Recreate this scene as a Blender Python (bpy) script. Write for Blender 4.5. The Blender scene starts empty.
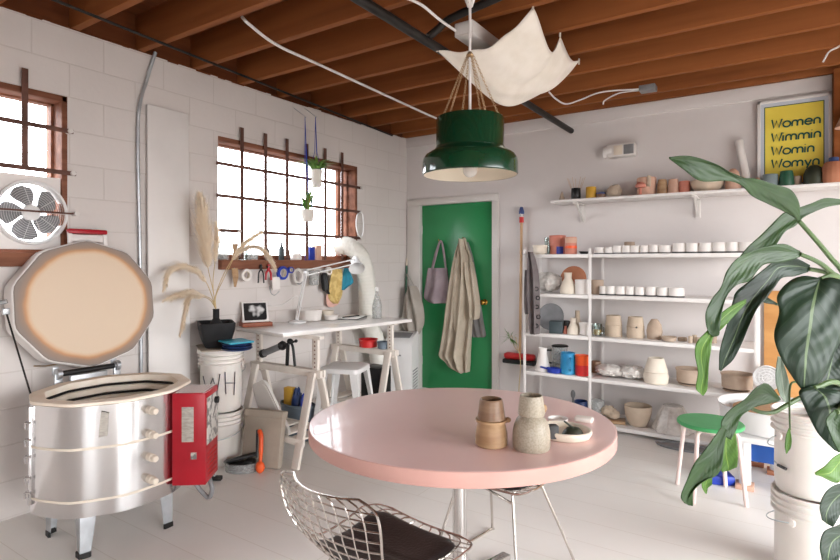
import bpy, bmesh, math, random
from mathutils import Vector, Matrix
random.seed(7)
C = bpy.context.scene.collection
PI = math.pi
# ------------------------------------------------------------------ survey: photo pixel -> place in the room
FPX, HY, EYE = 550.0, 262.0, 1.42
_n = math.hypot(362, FPX)
D1 = (362/_n, FPX/_n); D2 = (D1[1], -D1[0])
RV = (D2[0], D1[0]); FV = (D2[1], D1[1])
LW, BW, CZ = -3.567, 5.15, 2.823          # face of the window wall, face of the back wall, underside of the joists
def P(px, py, x=None, y=None, z=None, d=None):
    a = (px-420)/FPX; b = (HY-py)/FPX
    r = (RV[0]*a+FV[0], RV[1]*a+FV[1], b)
    t = x/r[0] if x is not None else y/r[1] if y is not None else (z-EYE)/r[2] if z is not None else d
    return Vector((r[0]*t, r[1]*t, EYE+r[2]*t))
def dep(p): return p[0]*FV[0]+p[1]*FV[1]
# ------------------------------------------------------------------ materials
def lin(c):
    return tuple(((v/255)/12.92 if v/255 <= .04045 else ((v/255+.055)/1.055)**2.4) for v in c)
MATS = {}
def mat(name, col, col2=None, scale=6, rough=.55, metal=0, bump=0, bscale=60, spec=.5, stretch=(1, 1, 1), coat=0, trans=0, sss=0, sheen=0, detail=4, lo=.35, hi=.65, ior=1.45, alpha=1):
    m = bpy.data.materials.new(name); m.use_nodes = True
    nt = m.node_tree; N = nt.nodes; L = nt.links
    b = N['Principled BSDF']
    tc = N.new('ShaderNodeTexCoord'); mp = N.new('ShaderNodeMapping'); mp.inputs['Scale'].default_value = stretch
    L.new(tc.outputs['Object'], mp.inputs['Vector'])
    nz = N.new('ShaderNodeTexNoise'); nz.inputs['Scale'].default_value = scale; nz.inputs['Detail'].default_value = detail
    L.new(mp.outputs[0], nz.inputs['Vector'])
    cr = N.new('ShaderNodeValToRGB')
    c1 = lin(col); c2 = lin(col2) if col2 else tuple(v*.9 for v in c1)
    cr.color_ramp.elements[0].color = (*c2, 1); cr.color_ramp.elements[1].color = (*c1, 1)
    cr.color_ramp.elements[0].position = lo; cr.color_ramp.elements[1].position = hi
    L.new(nz.outputs['Fac'], cr.inputs['Fac']); L.new(cr.outputs['Color'], b.inputs['Base Color'])
    b.inputs['Roughness'].default_value = rough; b.inputs['Metallic'].default_value = metal
    b.inputs['Specular IOR Level'].default_value = spec; b.inputs['Coat Weight'].default_value = coat
    b.inputs['Transmission Weight'].default_value = trans; b.inputs['IOR'].default_value = ior
    b.inputs['Sheen Weight'].default_value = sheen; b.inputs['Alpha'].default_value = alpha
    if sss:
        b.inputs['Subsurface Weight'].default_value = sss; b.inputs['Subsurface Scale'].default_value = .02
    if bump:
        n2 = N.new('ShaderNodeTexNoise'); n2.inputs['Scale'].default_value = bscale; n2.inputs['Detail'].default_value = 3
        L.new(mp.outputs[0], n2.inputs['Vector'])
        bp = N.new('ShaderNodeBump'); bp.inputs['Strength'].default_value = bump; bp.inputs['Distance'].default_value = .01
        L.new(n2.outputs['Fac'], bp.inputs['Height']); L.new(bp.outputs[0], b.inputs['Normal'])
    MATS[name] = m
    return m
def glassy(name, tint, gloss=.12, rough=.05):
    m = bpy.data.materials.new(name); m.use_nodes = True
    nt = m.node_tree; N = nt.nodes; L = nt.links
    N.remove(N['Principled BSDF']); out = N['Material Output']
    t = N.new('ShaderNodeBsdfTransparent'); t.inputs[0].default_value = (*lin(tint), 1)
    g = N.new('ShaderNodeBsdfGlossy'); g.inputs['Roughness'].default_value = rough
    lw = N.new('ShaderNodeLayerWeight'); lw.inputs['Blend'].default_value = .25
    mm = N.new('ShaderNodeMath'); mm.operation = 'MULTIPLY_ADD'; mm.inputs[1].default_value = .5; mm.inputs[2].default_value = gloss
    L.new(lw.outputs['Fresnel'], mm.inputs[0])
    mx = N.new('ShaderNodeMixShader'); L.new(mm.outputs[0], mx.inputs[0]); L.new(t.outputs[0], mx.inputs[1]); L.new(g.outputs[0], mx.inputs[2])
    L.new(mx.outputs[0], out.inputs['Surface'])
    return m
def cloudy(name, tint, body, k=.3, rough=.35):
    m = bpy.data.materials.new(name); m.use_nodes = True
    nt = m.node_tree; N = nt.nodes; L = nt.links; b = N['Principled BSDF']
    nz = N.new('ShaderNodeTexNoise'); nz.inputs['Scale'].default_value = 14
    mr = N.new('ShaderNodeMapRange'); mr.inputs[3].default_value = k*.8; mr.inputs[4].default_value = k*1.2; L.new(nz.outputs['Fac'], mr.inputs[0])
    b.inputs['Base Color'].default_value = (*lin(body), 1); b.inputs['Roughness'].default_value = rough
    t = N.new('ShaderNodeBsdfTransparent'); t.inputs[0].default_value = (*lin(tint), 1)
    mx = N.new('ShaderNodeMixShader'); L.new(mr.outputs[0], mx.inputs[0]); L.new(t.outputs[0], mx.inputs[1]); L.new(b.outputs[0], mx.inputs[2])
    L.new(mx.outputs[0], N['Material Output'].inputs['Surface']); return m
def brick_mat(name, c1, c2, mortar, bw, rh, ms, axis, rough, bump, noise_amt=.0, offx=0, offy=0, spec=.3, nbump=.25, ndist=.004):
    m = bpy.data.materials.new(name); m.use_nodes = True
    nt = m.node_tree; N = nt.nodes; L = nt.links; b = N['Principled BSDF']
    tc = N.new('ShaderNodeTexCoord'); sp = N.new('ShaderNodeSeparateXYZ'); cb = N.new('ShaderNodeCombineXYZ')
    L.new(tc.outputs['Object'], sp.inputs[0])
    a0, a1 = axis
    ax = N.new('ShaderNodeMath'); ax.operation = 'ADD'; ax.inputs[1].default_value = offx
    ay = N.new('ShaderNodeMath'); ay.operation = 'ADD'; ay.inputs[1].default_value = offy
    L.new(sp.outputs[a0], ax.inputs[0]); L.new(sp.outputs[a1], ay.inputs[0])
    L.new(ax.outputs[0], cb.inputs[0]); L.new(ay.outputs[0], cb.inputs[1])
    br = N.new('ShaderNodeTexBrick'); br.inputs['Scale'].default_value = 1
    br.inputs['Brick Width'].default_value = bw; br.inputs['Row Height'].default_value = rh
    br.inputs['Mortar Size'].default_value = ms; br.inputs['Mortar Smooth'].default_value = .4
    br.inputs['Color1'].default_value = (*lin(c1), 1); br.inputs['Color2'].default_value = (*lin(c2), 1); br.inputs['Mortar'].default_value = (*lin(mortar), 1)
    L.new(cb.outputs[0], br.inputs['Vector'])
    nz = N.new('ShaderNodeTexNoise'); nz.inputs['Scale'].default_value = 2.2; nz.inputs['Detail'].default_value = 6
    L.new(tc.outputs['Object'], nz.inputs['Vector'])
    mr = N.new('ShaderNodeMapRange'); mr.inputs[1].default_value = .3; mr.inputs[2].default_value = .7; mr.inputs[3].default_value = 1-noise_amt; mr.inputs[4].default_value = 1
    L.new(nz.outputs['Fac'], mr.inputs[0])
    mx = N.new('ShaderNodeVectorMath'); mx.operation = 'SCALE'; L.new(br.outputs['Color'], mx.inputs[0]); L.new(mr.outputs[0], mx.inputs['Scale'])
    L.new(mx.outputs[0], b.inputs['Base Color']); b.inputs['Roughness'].default_value = rough; b.inputs['Specular IOR Level'].default_value = spec
    n2 = N.new('ShaderNodeTexNoise'); n2.inputs['Scale'].default_value = 28; n2.inputs['Detail'].default_value = 4
    L.new(tc.outputs['Object'], n2.inputs['Vector'])
    bp = N.new('ShaderNodeBump'); bp.invert = True; bp.inputs['Strength'].default_value = bump; bp.inputs['Distance'].default_value = .006
    L.new(br.outputs['Fac'], bp.inputs['Height'])
    b2 = N.new('ShaderNodeBump'); b2.inputs['Strength'].default_value = nbump; b2.inputs['Distance'].default_value = ndist
    L.new(n2.outputs['Fac'], b2.inputs['Height']); L.new(bp.outputs[0], b2.inputs['Normal']); L.new(b2.outputs[0], b.inputs['Normal'])
    return m
# ------------------------------------------------------------------ mesh building
def frame_of(t):
    t = t.normalized(); a = Vector((0, 0, 1)) if abs(t.z) < .9 else Vector((1, 0, 0))
    n = t.cross(a).normalized(); return n, t.cross(n).normalized()
class MB:
    def __init__(s): s.v = []; s.f = []; s.m = []; s.uv = None
    def add(s, vs, fs, mi=0):
        b = len(s.v); s.v += [tuple(v) for v in vs]; s.f += [tuple(b+i for i in f) for f in fs]; s.m += [mi]*len(fs); return s
    def box(s, lo, hi, bevel=0, mi=0, M=None, seg=2):
        bm = bmesh.new(); c = [(lo[i]+hi[i])/2 for i in range(3)]; d = [abs(hi[i]-lo[i]) for i in range(3)]
        bmesh.ops.create_cube(bm, size=1, matrix=Matrix.Translation(c) @ Matrix.Diagonal((*d, 1)))
        if bevel: bmesh.ops.bevel(bm, geom=bm.edges[:], offset=min(bevel, min(d)*.45), segments=seg, affect='EDGES', profile=.5)
        return s.bm(bm, mi, M)
    def bm(s, bm, mi=0, M=None):
        bm.verts.index_update()
        s.add([(M @ v.co if M else v.co) for v in bm.verts], [[v.index for v in f.verts] for f in bm.faces], mi); bm.free(); return s
    def beam(s, p0, p1, w, h, up=(0, 0, 1), bevel=0, mi=0):
        p0 = Vector(p0); p1 = Vector(p1); t = (p1-p0); l = t.length; t.normalize()
        u = Vector(up); sx = t.cross(u); sx = sx.normalized() if sx.length > 1e-5 else Vector((1, 0, 0)); u = sx.cross(t)
        M = Matrix((( *sx, 0), (*t, 0), (*u, 0), (0, 0, 0, 1))).transposed(); M.translation = p0
        return s.box((-w/2, 0, -h/2), (w/2, l, h/2), bevel, mi, M)
    def tube(s, pts, r, seg=8, closed=False, mi=0, cap=True):
        pts = [Vector(p) for p in pts]; n = len(pts); vs = []; fs = []
        rr = r if isinstance(r, (list, tuple)) else [r]*n
        nrm = None
        for i, p in enumerate(pts):
            if closed: t = pts[(i+1) % n]-pts[i-1]
            else: t = pts[min(i+1, n-1)]-pts[max(i-1, 0)]
            if t.length < 1e-9: t = Vector((0, 0, 1))
            t.normalize()
            if nrm is None: nrm, _ = frame_of(t)
            nrm = nrm-t*nrm.dot(t); nrm = nrm.normalized() if nrm.length > 1e-6 else frame_of(t)[0]
            bi = t.cross(nrm)
            for k in range(seg):
                a = 2*PI*k/seg; vs.append(p+(nrm*math.cos(a)+bi*math.sin(a))*rr[i])
        for i in range(n if closed else n-1):
            for k in range(seg):
                a = i*seg+k; b = i*seg+(k+1) % seg; j = ((i+1) % n)*seg; fs.append((a, b, j+(k+1) % seg, j+k))
        if cap and not closed: fs.append(tuple(range(seg))[::-1]); fs.append(tuple((n-1)*seg+k for k in range(seg)))
        return s.add(vs, fs, mi)
    def cyl(s, p0, p1, r0, r1=None, seg=24, mi=0): return s.tube([p0, p1], [r0, r0 if r1 is None else r1], seg, mi=mi)
    def lathe(s, prof, c=(0, 0, 0), seg=32, mi=0, ax=None, sx=1, sy=1, rip=0, nr=0):
        vs = []; fs = []; idx = []
        M = ax or Matrix.Identity(4)
        for (r, z) in prof:
            if r < 1e-5:
                idx.append([len(vs)]*seg); vs.append(M @ Vector((0, 0, z))+Vector(c))
            else:
                row = []
                for k in range(seg):
                    a = 2*PI*k/seg; q = r*(1+rip*math.cos(nr*a)) if rip else r
                    row.append(len(vs)); vs.append(M @ Vector((q*math.cos(a)*sx, q*math.sin(a)*sy, z))+Vector(c))
                idx.append(row)
        for i in range(len(prof)-1):
            for k in range(seg):
                q = [idx[i][k], idx[i][(k+1) % seg], idx[i+1][(k+1) % seg], idx[i+1][k]]
                q2 = [];
                for x in q:
                    if x not in q2: q2.append(x)
                if len(q2) > 2: fs.append(q2)
        return s.add(vs, fs, mi)
    def ball(s, c, r, seg=16, mi=0, jit=0, rnd=None):
        bm = bmesh.new(); bmesh.ops.create_uvsphere(bm, u_segments=seg, v_segments=max(6, seg//2), radius=1)
        r = (r, r, r) if not isinstance(r, (tuple, list)) else r
        for v in bm.verts:
            k = 1+(rnd.uniform(-jit, jit) if jit else 0)
            v.co = Vector((v.co.x*r[0]*k, v.co.y*r[1]*k, v.co.z*r[2]*k))+Vector(c)
        return s.bm(bm, mi)
    def prism(s, poly, o, u, w, th, mi=0):
        """flat outline poly (2-D) at o spanned by u,w ; thickness th along u x w"""
        u = Vector(u); w = Vector(w); n = u.cross(w).normalized()*th; o = Vector(o); k = len(poly)
        a = [o+u*p[0]+w*p[1] for p in poly]; b = [q+n for q in a]
        return s.add(a+b, [tuple(range(k))[::-1], tuple(range(k, 2*k))]+[(i, (i+1) % k, k+(i+1) % k, k+i) for i in range(k)], mi)
    def loft(s, rings, mi=0, cap=True, closed=True):
        n = len(rings[0]); vs = [p for r in rings for p in r]; fs = []
        for i in range(len(rings)-1):
            for k in range(n if closed else n-1):
                fs.append((i*n+k, i*n+(k+1) % n, (i+1)*n+(k+1) % n, (i+1)*n+k))
        if cap: fs += [tuple(range(n))[::-1], tuple((len(rings)-1)*n+k for k in range(n))]
        return s.add(vs, fs, mi)
    def grid(s, fn, nu, nv, mi=0):
        vs = [fn(i/nu, j/nv) for j in range(nv+1) for i in range(nu+1)]
        return s.add(vs, [(j*(nu+1)+i, j*(nu+1)+i+1, (j+1)*(nu+1)+i+1, (j+1)*(nu+1)+i) for j in range(nv) for i in range(nu)], mi)
    def build(s, name, mats, parent=None, world=False, smooth=True, angle=38, loc=None, rot=None, solid=0, sub=0, fixn=True):
        me = bpy.data.meshes.new(name)
        o = bpy.data.objects.new(name, me); C.objects.link(o)
        vs = s.v; M = None
        if parent is not None:
            o.parent = parent
            if world:
                Mi = WM(parent).inverted(); vs = [Mi @ Vector(v) for v in vs]
        elif world and loc is not None:
            L0 = Vector(loc); vs = [Vector(v)-L0 for v in vs]
        if loc is not None: o.location = loc
        if rot is not None: o.rotation_euler = rot
        me.from_pydata([tuple(v) for v in vs], [], s.f)
        mats = mats if isinstance(mats, (list, tuple)) else [mats]
        for m in mats: me.materials.append(m)
        me.polygons.foreach_set('material_index', s.m)
        if s.uv:
            ul = me.uv_layers.new(name='UVMap')
            for l in me.loops: ul.data[l.index].uv = s.uv[l.vertex_index]
        me.update()
        if fixn:
            bm = bmesh.new(); bm.from_mesh(me); bmesh.ops.recalc_face_normals(bm, faces=bm.faces[:]); bm.to_mesh(me); bm.free()
        if smooth:
            me.polygons.foreach_set('use_smooth', [True]*len(me.polygons)); me.set_sharp_from_angle(angle=math.radians(angle))
        if sub:
            q = o.modifiers.new('s', 'SUBSURF'); q.levels = sub; q.render_levels = sub
        if solid:
            q = o.modifiers.new('t', 'SOLIDIFY'); q.thickness = solid; q.offset = 0
        return o
def WM(o):
    M = Matrix.LocRotScale(o.location, o.rotation_euler, None)
    return WM(o.parent) @ M if o.parent else M
def tag(o, label, cat, group=None):
    o['label'] = label; o['category'] = cat
    if group: o['group'] = group
    return o
def thing(name, label, cat, loc=(0, 0, 0), rz=0, group=None):
    o = bpy.data.objects.new(name, None); C.objects.link(o); o.empty_display_size = .05
    o.location = loc; o.rotation_euler = (0, 0, rz)
    return tag(o, label, cat, group)
def struct(o): o['kind'] = 'structure'; return o
def stuff(o): o['kind'] = 'stuff'; return o
def copy_tree(o, parent=None):
    c = o.copy(); C.objects.link(c)
    if parent: c.parent = parent
    for ch in [k for k in C.objects if k.parent == o]: copy_tree(ch, c)
    return c
def solo(name, label, cat, mb, mats, loc=(0, 0, 0), rz=0, group=None, **k):
    o = mb.build(name, mats, loc=loc, rot=(0, 0, rz), **k); return tag(o, label, cat, group)
def crom(pts, n):
    """smooth curve through points"""
    pts = [Vector(p) for p in pts]; out = []
    q = [pts[0]*2-pts[1]]+pts+[pts[-1]*2-pts[-2]]
    for i in range(1, len(q)-2):
        for k in range(n):
            t = k/n; a, b, c, d = q[i-1], q[i], q[i+1], q[i+2]
            out.append(.5*((2*b)+(c-a)*t+(2*a-5*b+4*c-d)*t*t+(3*b-3*c+d-a)*t**3))
    out.append(pts[-1]); return out
def crom1(vals, n): return [p.x for p in crom([(v, 0, 0) for v in vals], n)]
def vessel(outer, t=.005, c=(0, 0, 0), seg=28, mi=0, mb=None, floor=None, **k):
    """open pot: outer profile bottom->rim, then an inner wall back to the inner floor"""
    zb = outer[0][1]+(floor if floor is not None else t*1.5)
    rim = outer[-1]
    inner = [(max(r-t, .001), z) for r, z in reversed(outer) if z > zb]
    prof = [(0, outer[0][1])]+list(outer)+[(rim[0]-t*.5, rim[1]+t*.35)]+inner
    rl = inner[-1][0] if inner else rim[0]-t
    prof += [(rl*.98, zb), (0, zb)]
    return (mb or MB()).lathe(prof, c, seg, mi, **k)
def solidrev(outer, c=(0, 0, 0), seg=28, mi=0, mb=None, **k):
    return (mb or MB()).lathe([(0, outer[0][1])]+list(outer)+[(0, outer[-1][1])], c, seg, mi, **k)
def drape(rows, pl, depth, folds=3, amp=.35, seed=0, n=28, axis='y', sgn=-1, off=.004, sub=4):
    """hanging cloth: rows of (py, px_left, px_right) laid on a wall plane, closed cross-sections with folds"""
    rnd = random.Random(seed); ph = [rnd.uniform(0, 6.3) for _ in range(4)]
    A = crom([P(l, y, **{axis: pl}) for y, l, r in rows], sub); B = crom([P(r, y, **{axis: pl}) for y, l, r in rows], sub)
    ks = crom1([row[3] if len(row) > 3 else 1 for row in [tuple(q) for q in rows]], sub) if any(len(q) > 3 for q in rows) else [1]*len(A)
    rings = []
    for i, (a, b) in enumerate(zip(A, B)):
        ring = []; v = i/(len(A)-1)
        for k in range(n):
            u = k/(n-1); p = a.lerp(b, u)
            e = math.sqrt(max(0, 1-(2*u-1)**4))
            w = 1+amp*math.sin(folds*2*PI*u+ph[0]+1.2*math.sin(3*v+ph[1]))+amp*.5*math.sin(folds*4.3*u+ph[2]+2*v)
            dd = depth*ks[i]*(.25+.75*e)*w*.7
            p = p.copy(); setattr(p, axis, pl+sgn*(off+max(dd, .002))); ring.append(p)
        for k in range(n-1, -1, -1):
            u = k/(n-1); p = a.lerp(b, u); p = p.copy(); setattr(p, axis, pl+sgn*off*.5); ring.append(p)
        rings.append(ring)
    return MB().loft(rings)
ORD = 'first second third fourth fifth sixth seventh eighth ninth tenth eleventh twelfth thirteenth fourteenth fifteenth sixteenth seventeenth eighteenth'.split()
# strokes for lettering, box 1 high (x-height .62), each glyph = (advance, [polylines])
def arc(cx, cy, rx, ry, a0, a1, n=14): return [(cx+rx*math.cos(math.radians(a0+(a1-a0)*i/n)), cy+ry*math.sin(math.radians(a0+(a1-a0)*i/n))) for i in range(n+1)]
GL = {
 'W': (1.02, [[(.0, .95), (.22, .0), (.46, .8), (.70, .0), (.95, .95)]]),
 'o': (.78, [arc(.34, .32, .34, .32, 0, 360, 24)]),
 'm': (1.10, [[(0, 0), (0, .36)]+arc(.24, .36, .24, .27, 180, 0)+[(.48, 0)], [(.48, .36)]+arc(.72, .36, .24, .27, 180, 0)+[(.96, 0)]]),
 'n': (.68, [[(0, 0), (0, .36)]+arc(.26, .36, .26, .27, 180, 0)+[(.52, 0)]]),
 'e': (.76, [[(.02, .34), (.64, .34)]+arc(.33, .32, .32, .32, 4, 325, 20)]),
 'i': (.2, [[(0, 0), (0, .62)], [(0, .86), (0, .9)]]),
 'y': (.66, [[(0, .62), (.26, .02)], [(.54, .62), (.18, -.28)]]),
 'H': (.7, [[(0, 0), (.02, 1)], [(.55, 0), (.53, 1)], [(0, .5), (.55, .52)]]),
 'V': (.8, [[(.0, 1), (.2, 0), (.33, .62), (.46, 0), (.68, 1)]]),
}
def lettering(txt, o, u, w, h, r, slant=0, mb=None, ws=1):
    mb = mb or MB(); x = 0; u = Vector(u).normalized(); w = Vector(w).normalized()
    for ch in txt:
        adv, ls = GL[ch]
        for l in ls: mb.tube([Vector(o)+u*((x+a+slant*b)*h*ws)+w*(b*h) for a, b in l], r, 6)
        x += adv+.06
    return mb
# ------------------------------------------------------------------ palette
m_block = brick_mat('painted_block', (221, 214, 210), (219, 212, 208), (211, 203, 198), .4, .2, .0045, (1, 2), .62, .4, .05, offx=-1.8+4, offy=-.01)
m_plaster = mat('painted_plaster', (224, 218, 216), (218, 212, 210), 1.6, .6, bump=.08, bscale=30, spec=.25)
m_floor = brick_mat('painted_boards', (246, 242, 237), (244, 240, 235), (226, 219, 210), 3.7, .232, .0022, (0, 1), .40, .3, .05, spec=.45, nbump=.08, ndist=.002)
m_joist = mat('joist_wood', (166, 102, 58), (118, 66, 34), 1.6, .65, stretch=(.3, 5, 5), bump=.1, bscale=8, spec=.15, lo=.25, hi=.8)
m_deck = mat('deck_wood', (116, 64, 34), (84, 44, 22), 1.5, .7, stretch=(6, .5, 6), bump=.15, bscale=8, spec=.2)
m_oldwood = mat('window_wood', (142, 94, 72), (108, 66, 48), 3, .6, stretch=(5, .6, 5), bump=.2, bscale=12, spec=.25)
m_rust = mat('rusty_steel', (124, 88, 76), (92, 66, 58), 9, .65, metal=.4, bump=.3, bscale=40)
m_white = mat('white_paint', (236, 232, 229), (230, 226, 223), 3, .42, spec=.4)
m_desk = mat('desk_laminate', (238, 234, 230), (234, 230, 226), 3, .3, spec=.6, coat=.3)
m_trim = mat('trim_paint', (224, 219, 215), (216, 211, 206), 3, .45, spec=.4)
m_wtim = mat('white_timber', (236, 228, 219), (228, 219, 209), 3, .5, stretch=(4, 4, .6), bump=.08, bscale=12, spec=.3)
m_green = mat('green_door_paint', (58, 150, 94), (46, 134, 80), 1.8, .26, stretch=(1, 1, .7), bump=.12, bscale=14, spec=.5, lo=.25, hi=.75)
m_pane = glassy('window_glass', (252, 253, 255), .03, .02)
m_glass = glassy('clear_glass', (225, 232, 230), .12, .06)
m_plastic_clear = cloudy('cloudy_plastic', (238, 239, 238), (226, 227, 226), .28, .25)
m_brass = mat('brass', (214, 176, 92), (190, 150, 70), 8, .25, metal=1)
m_chrome = mat('chrome', (222, 220, 218), (206, 204, 202), 5, .16, metal=1)
m_steel = mat('kiln_steel', (224, 223, 223), (202, 201, 202), 3, .17, metal=1, bump=.30, bscale=5, stretch=(1, 1, .4), lo=.3, hi=.7)
m_galv = mat('galvanised_steel', (196, 200, 204), (176, 180, 184), 12, .42, metal=.75)
m_black = mat('black_plastic', (26, 26, 27), (18, 18, 19), 12, .42)
m_blackmatt = mat('black_clay', (32, 32, 34), (22, 22, 24), 14, .7, bump=.1)
m_pipe = mat('black_pipe', (52, 48, 46), (38, 35, 33), 10, .5, metal=.5)
m_grey = mat('grey_plastic', (140, 140, 142), (120, 120, 122), 9, .5)
m_brick = mat('fire_brick', (250, 240, 226), (244, 230, 212), 14, .85, bump=.25, bscale=90, spec=.1)
m_red = mat('red_enamel', (176, 26, 42), (160, 20, 36), 5, .32, spec=.5)
m_plate = mat('printed_plate', (184, 178, 168), (158, 151, 143), 40, .5, stretch=(1, 1, 3))
m_panelw = mat('dial_plate', (206, 202, 196), (120, 116, 114), 30, .5, lo=.42, hi=.55)
m_linen = mat('cream_canvas', (238, 231, 220), (230, 222, 209), 10, .9, bump=.15, bscale=220, spec=.1, sheen=.2)
m_lampg = mat('lamp_enamel', (8, 58, 36), (7, 50, 31), 3, .13, spec=.6, coat=.4)
m_lampin = mat('lamp_inner', (232, 222, 204), (226, 214, 196), 4, .5)
m_bulb = mat('frosted_bulb', (240, 236, 230), (236, 232, 226), 3, .25, trans=.3)
m_pink = mat('pink_laminate', (236, 202, 197), (233, 198, 193), 4, .3, spec=.6, coat=.3)
m_pinkedge = mat('pink_edge_band', (212, 166, 156), (206, 159, 149), 5, .42, spec=.4)
m_leather = mat('black_leather', (34, 31, 31), (24, 22, 22), 30, .34, bump=.2, bscale=120)
m_wire = mat('chromed_wire', (214, 208, 202), (190, 184, 178), 6, .24, metal=1)
m_tan = mat('tan_stoneware', (184, 152, 116), (160, 124, 90), 7, .4, stretch=(1, 1, 5), bump=.1, bscale=40)
m_brown = mat('brown_stoneware', (150, 122, 98), (128, 98, 76), 8, .38, stretch=(1, 1, 5), bump=.1, bscale=40)
m_speck = mat('speckled_stoneware', (184, 174, 157), (160, 150, 133), 160, .35, bump=.08, bscale=60)
m_bisque = mat('bisque_clay', (202, 184, 164), (190, 172, 152), 9, .8, bump=.06, bscale=60, spec=.2)
m_greige = mat('greige_clay', (190, 170, 152), (176, 156, 138), 9, .8, bump=.1, bscale=60, spec=.2)
m_cup = mat('white_slip', (238, 233, 228), (230, 224, 219), 9, .5, spec=.4)
m_dark = mat('dark_base_clay', (84, 84, 84), (66, 66, 68), 10, .7)
m_cream = mat('cream_clay', (230, 220, 204), (222, 210, 194), 9, .7, spec=.3)
m_terra = mat('terracotta', (184, 126, 98), (168, 110, 82), 8, .8, bump=.1, spec=.2)
m_coral = mat('coral_glaze', (212, 138, 118), (198, 122, 104), 7, .5)
m_peach = mat('peach_clay', (216, 176, 154), (204, 162, 140), 7, .7)
m_blue = mat('cobalt_plastic', (34, 62, 170), (28, 50, 150), 6, .4)
m_sky = mat('blue_glaze', (56, 150, 196), (40, 128, 178), 6, .35)
m_cyan = mat('cyan_glaze', (38, 164, 190), (30, 148, 176), 6, .4)
m_navy = mat('navy_glaze', (40, 62, 110), (30, 48, 92), 6, .4)
m_orange = mat('orange_plastic', (240, 98, 44), (228, 84, 34), 6, .4)
m_redp = mat('red_plastic', (206, 44, 44), (190, 36, 38), 6, .4)
m_yellow = mat('mustard_glaze', (214, 168, 62), (200, 152, 48), 6, .5)
m_sage = mat('blue_grey_glaze', (132, 146, 148), (116, 130, 132), 7, .5)
m_gcup = mat('green_glaze', (50, 96, 72), (38, 80, 60), 7, .4)
m_olive = mat('olive_black_glaze', (58, 64, 48), (44, 48, 38), 7, .45)
m_tealbox = mat('slate_teal', (72, 84, 88), (60, 72, 76), 7, .6)
m_bucket = mat('bucket_plastic', (234, 228, 222), (226, 219, 212), 3, .4, spec=.4, sss=.05)
m_appl = mat('appliance_plastic', (232, 231, 230), (226, 225, 224), 3, .4)
m_ply = mat('plywood', (222, 168, 108), (204, 148, 90), 3, .55, stretch=(.7, 3, 3), bump=.05, spec=.3)
m_sgreen = mat('green_seat_paint', (78, 168, 104), (70, 158, 96), 4, .45)
m_spink = mat('pale_pink_steel', (232, 210, 204), (226, 203, 197), 4, .4)
m_poster = mat('poster_yellow', (244, 222, 92), (238, 214, 82), 5, .6)
m_ink = mat('teal_ink', (14, 92, 84), (12, 82, 76), 5, .6)
m_mount = mat('pale_blue_mount', (206, 212, 222), (200, 206, 216), 5, .6)
m_pampas = mat('dry_plume', (254, 247, 236), (246, 234, 216), 20, .9, spec=.05)
_nt = m_pampas.node_tree; _t = _nt.nodes.new('ShaderNodeBsdfTranslucent'); _t.inputs[0].default_value = (*lin((250, 238, 218)), 1)
_ms = _nt.nodes.new('ShaderNodeMixShader'); _ms.inputs[0].default_value = .5
_nt.links.new(_nt.nodes['Principled BSDF'].outputs[0], _ms.inputs[1]); _nt.links.new(_t.outputs[0], _ms.inputs[2]); _nt.links.new(_ms.outputs[0], _nt.nodes['Material Output'].inputs['Surface'])
m_stem = mat('dry_stem', (204, 180, 134), (186, 160, 112), 12, .7)
m_tote = mat('lilac_grey_cotton', (172, 158, 164), (158, 144, 150), 10, .9, bump=.15, bscale=200, spec=.1)
m_coat = mat('oatmeal_linen', (206, 194, 176), (190, 177, 158), 8, .9, bump=.15, bscale=180, spec=.1)
m_coat2 = mat('grey_cotton', (140, 138, 136), (124, 122, 120), 8, .9, bump=.15, bscale=180, spec=.1)
m_apron = mat('apron_cloth', (126, 118, 118), (108, 100, 100), 8, .9, bump=.15, bscale=180, spec=.1)
m_bag = mat('thin_bag', (186, 178, 168), (172, 163, 152), 10, .6, bump=.4, bscale=30, trans=.15)
m_wrap = mat('crumpled_plastic', (226, 221, 215), (200, 194, 188), 16, .22, bump=1, bscale=30, spec=.7)
m_tanwood = mat('pole_wood', (206, 170, 132), (190, 152, 114), 8, .55, stretch=(3, 3, .5))
m_bluegrey = mat('blue_cap', (62, 84, 138), (52, 72, 122), 8, .5)
m_leaf2 = mat('small_leaf', (112, 150, 70), (82, 122, 48), 20, .5, sss=.1)
m_ceram = mat('white_planter', (236, 230, 222), (228, 221, 212), 6, .5)
m_block_wood = mat('red_wood_block', (160, 94, 68), (140, 78, 54), 4, .55, stretch=(4, .6, 4))
m_photo = mat('black_and_white_print', (214, 214, 214), (30, 30, 32), 9, .4, detail=2, lo=.46, hi=.54)
m_clothy = mat('patterned_cloth', (226, 200, 134), (206, 176, 110), 26, .9, detail=1, lo=.45, hi=.55)
m_teal = mat('teal_cloth', (58, 150, 176), (46, 134, 160), 9, .9)
m_pinkcloth = mat('pink_cloth', (240, 196, 184), (232, 184, 172), 9, .9)
m_ppaper = mat('paper', (240, 237, 232), (234, 230, 225), 5, .7)
m_foam = mat('grey_board', (176, 164, 150), (162, 150, 136), 5, .8, bump=.1)
m_binp = mat('storage_bin_plastic', (112, 124, 136), (100, 112, 124), 5, .4)
m_duct = mat('duct_plastic', (232, 230, 222), (224, 222, 212), 5, .5)
m_copper = mat('copper_chain', (188, 158, 120), (166, 136, 100), 20, .35, metal=.9)
m_wheelb = mat('wheel_blue', (36, 84, 160), (30, 74, 146), 5, .4)
m_batt = mat('wood_bat', (206, 168, 130), (190, 150, 112), 5, .7, stretch=(1, 4, 1))
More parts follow.
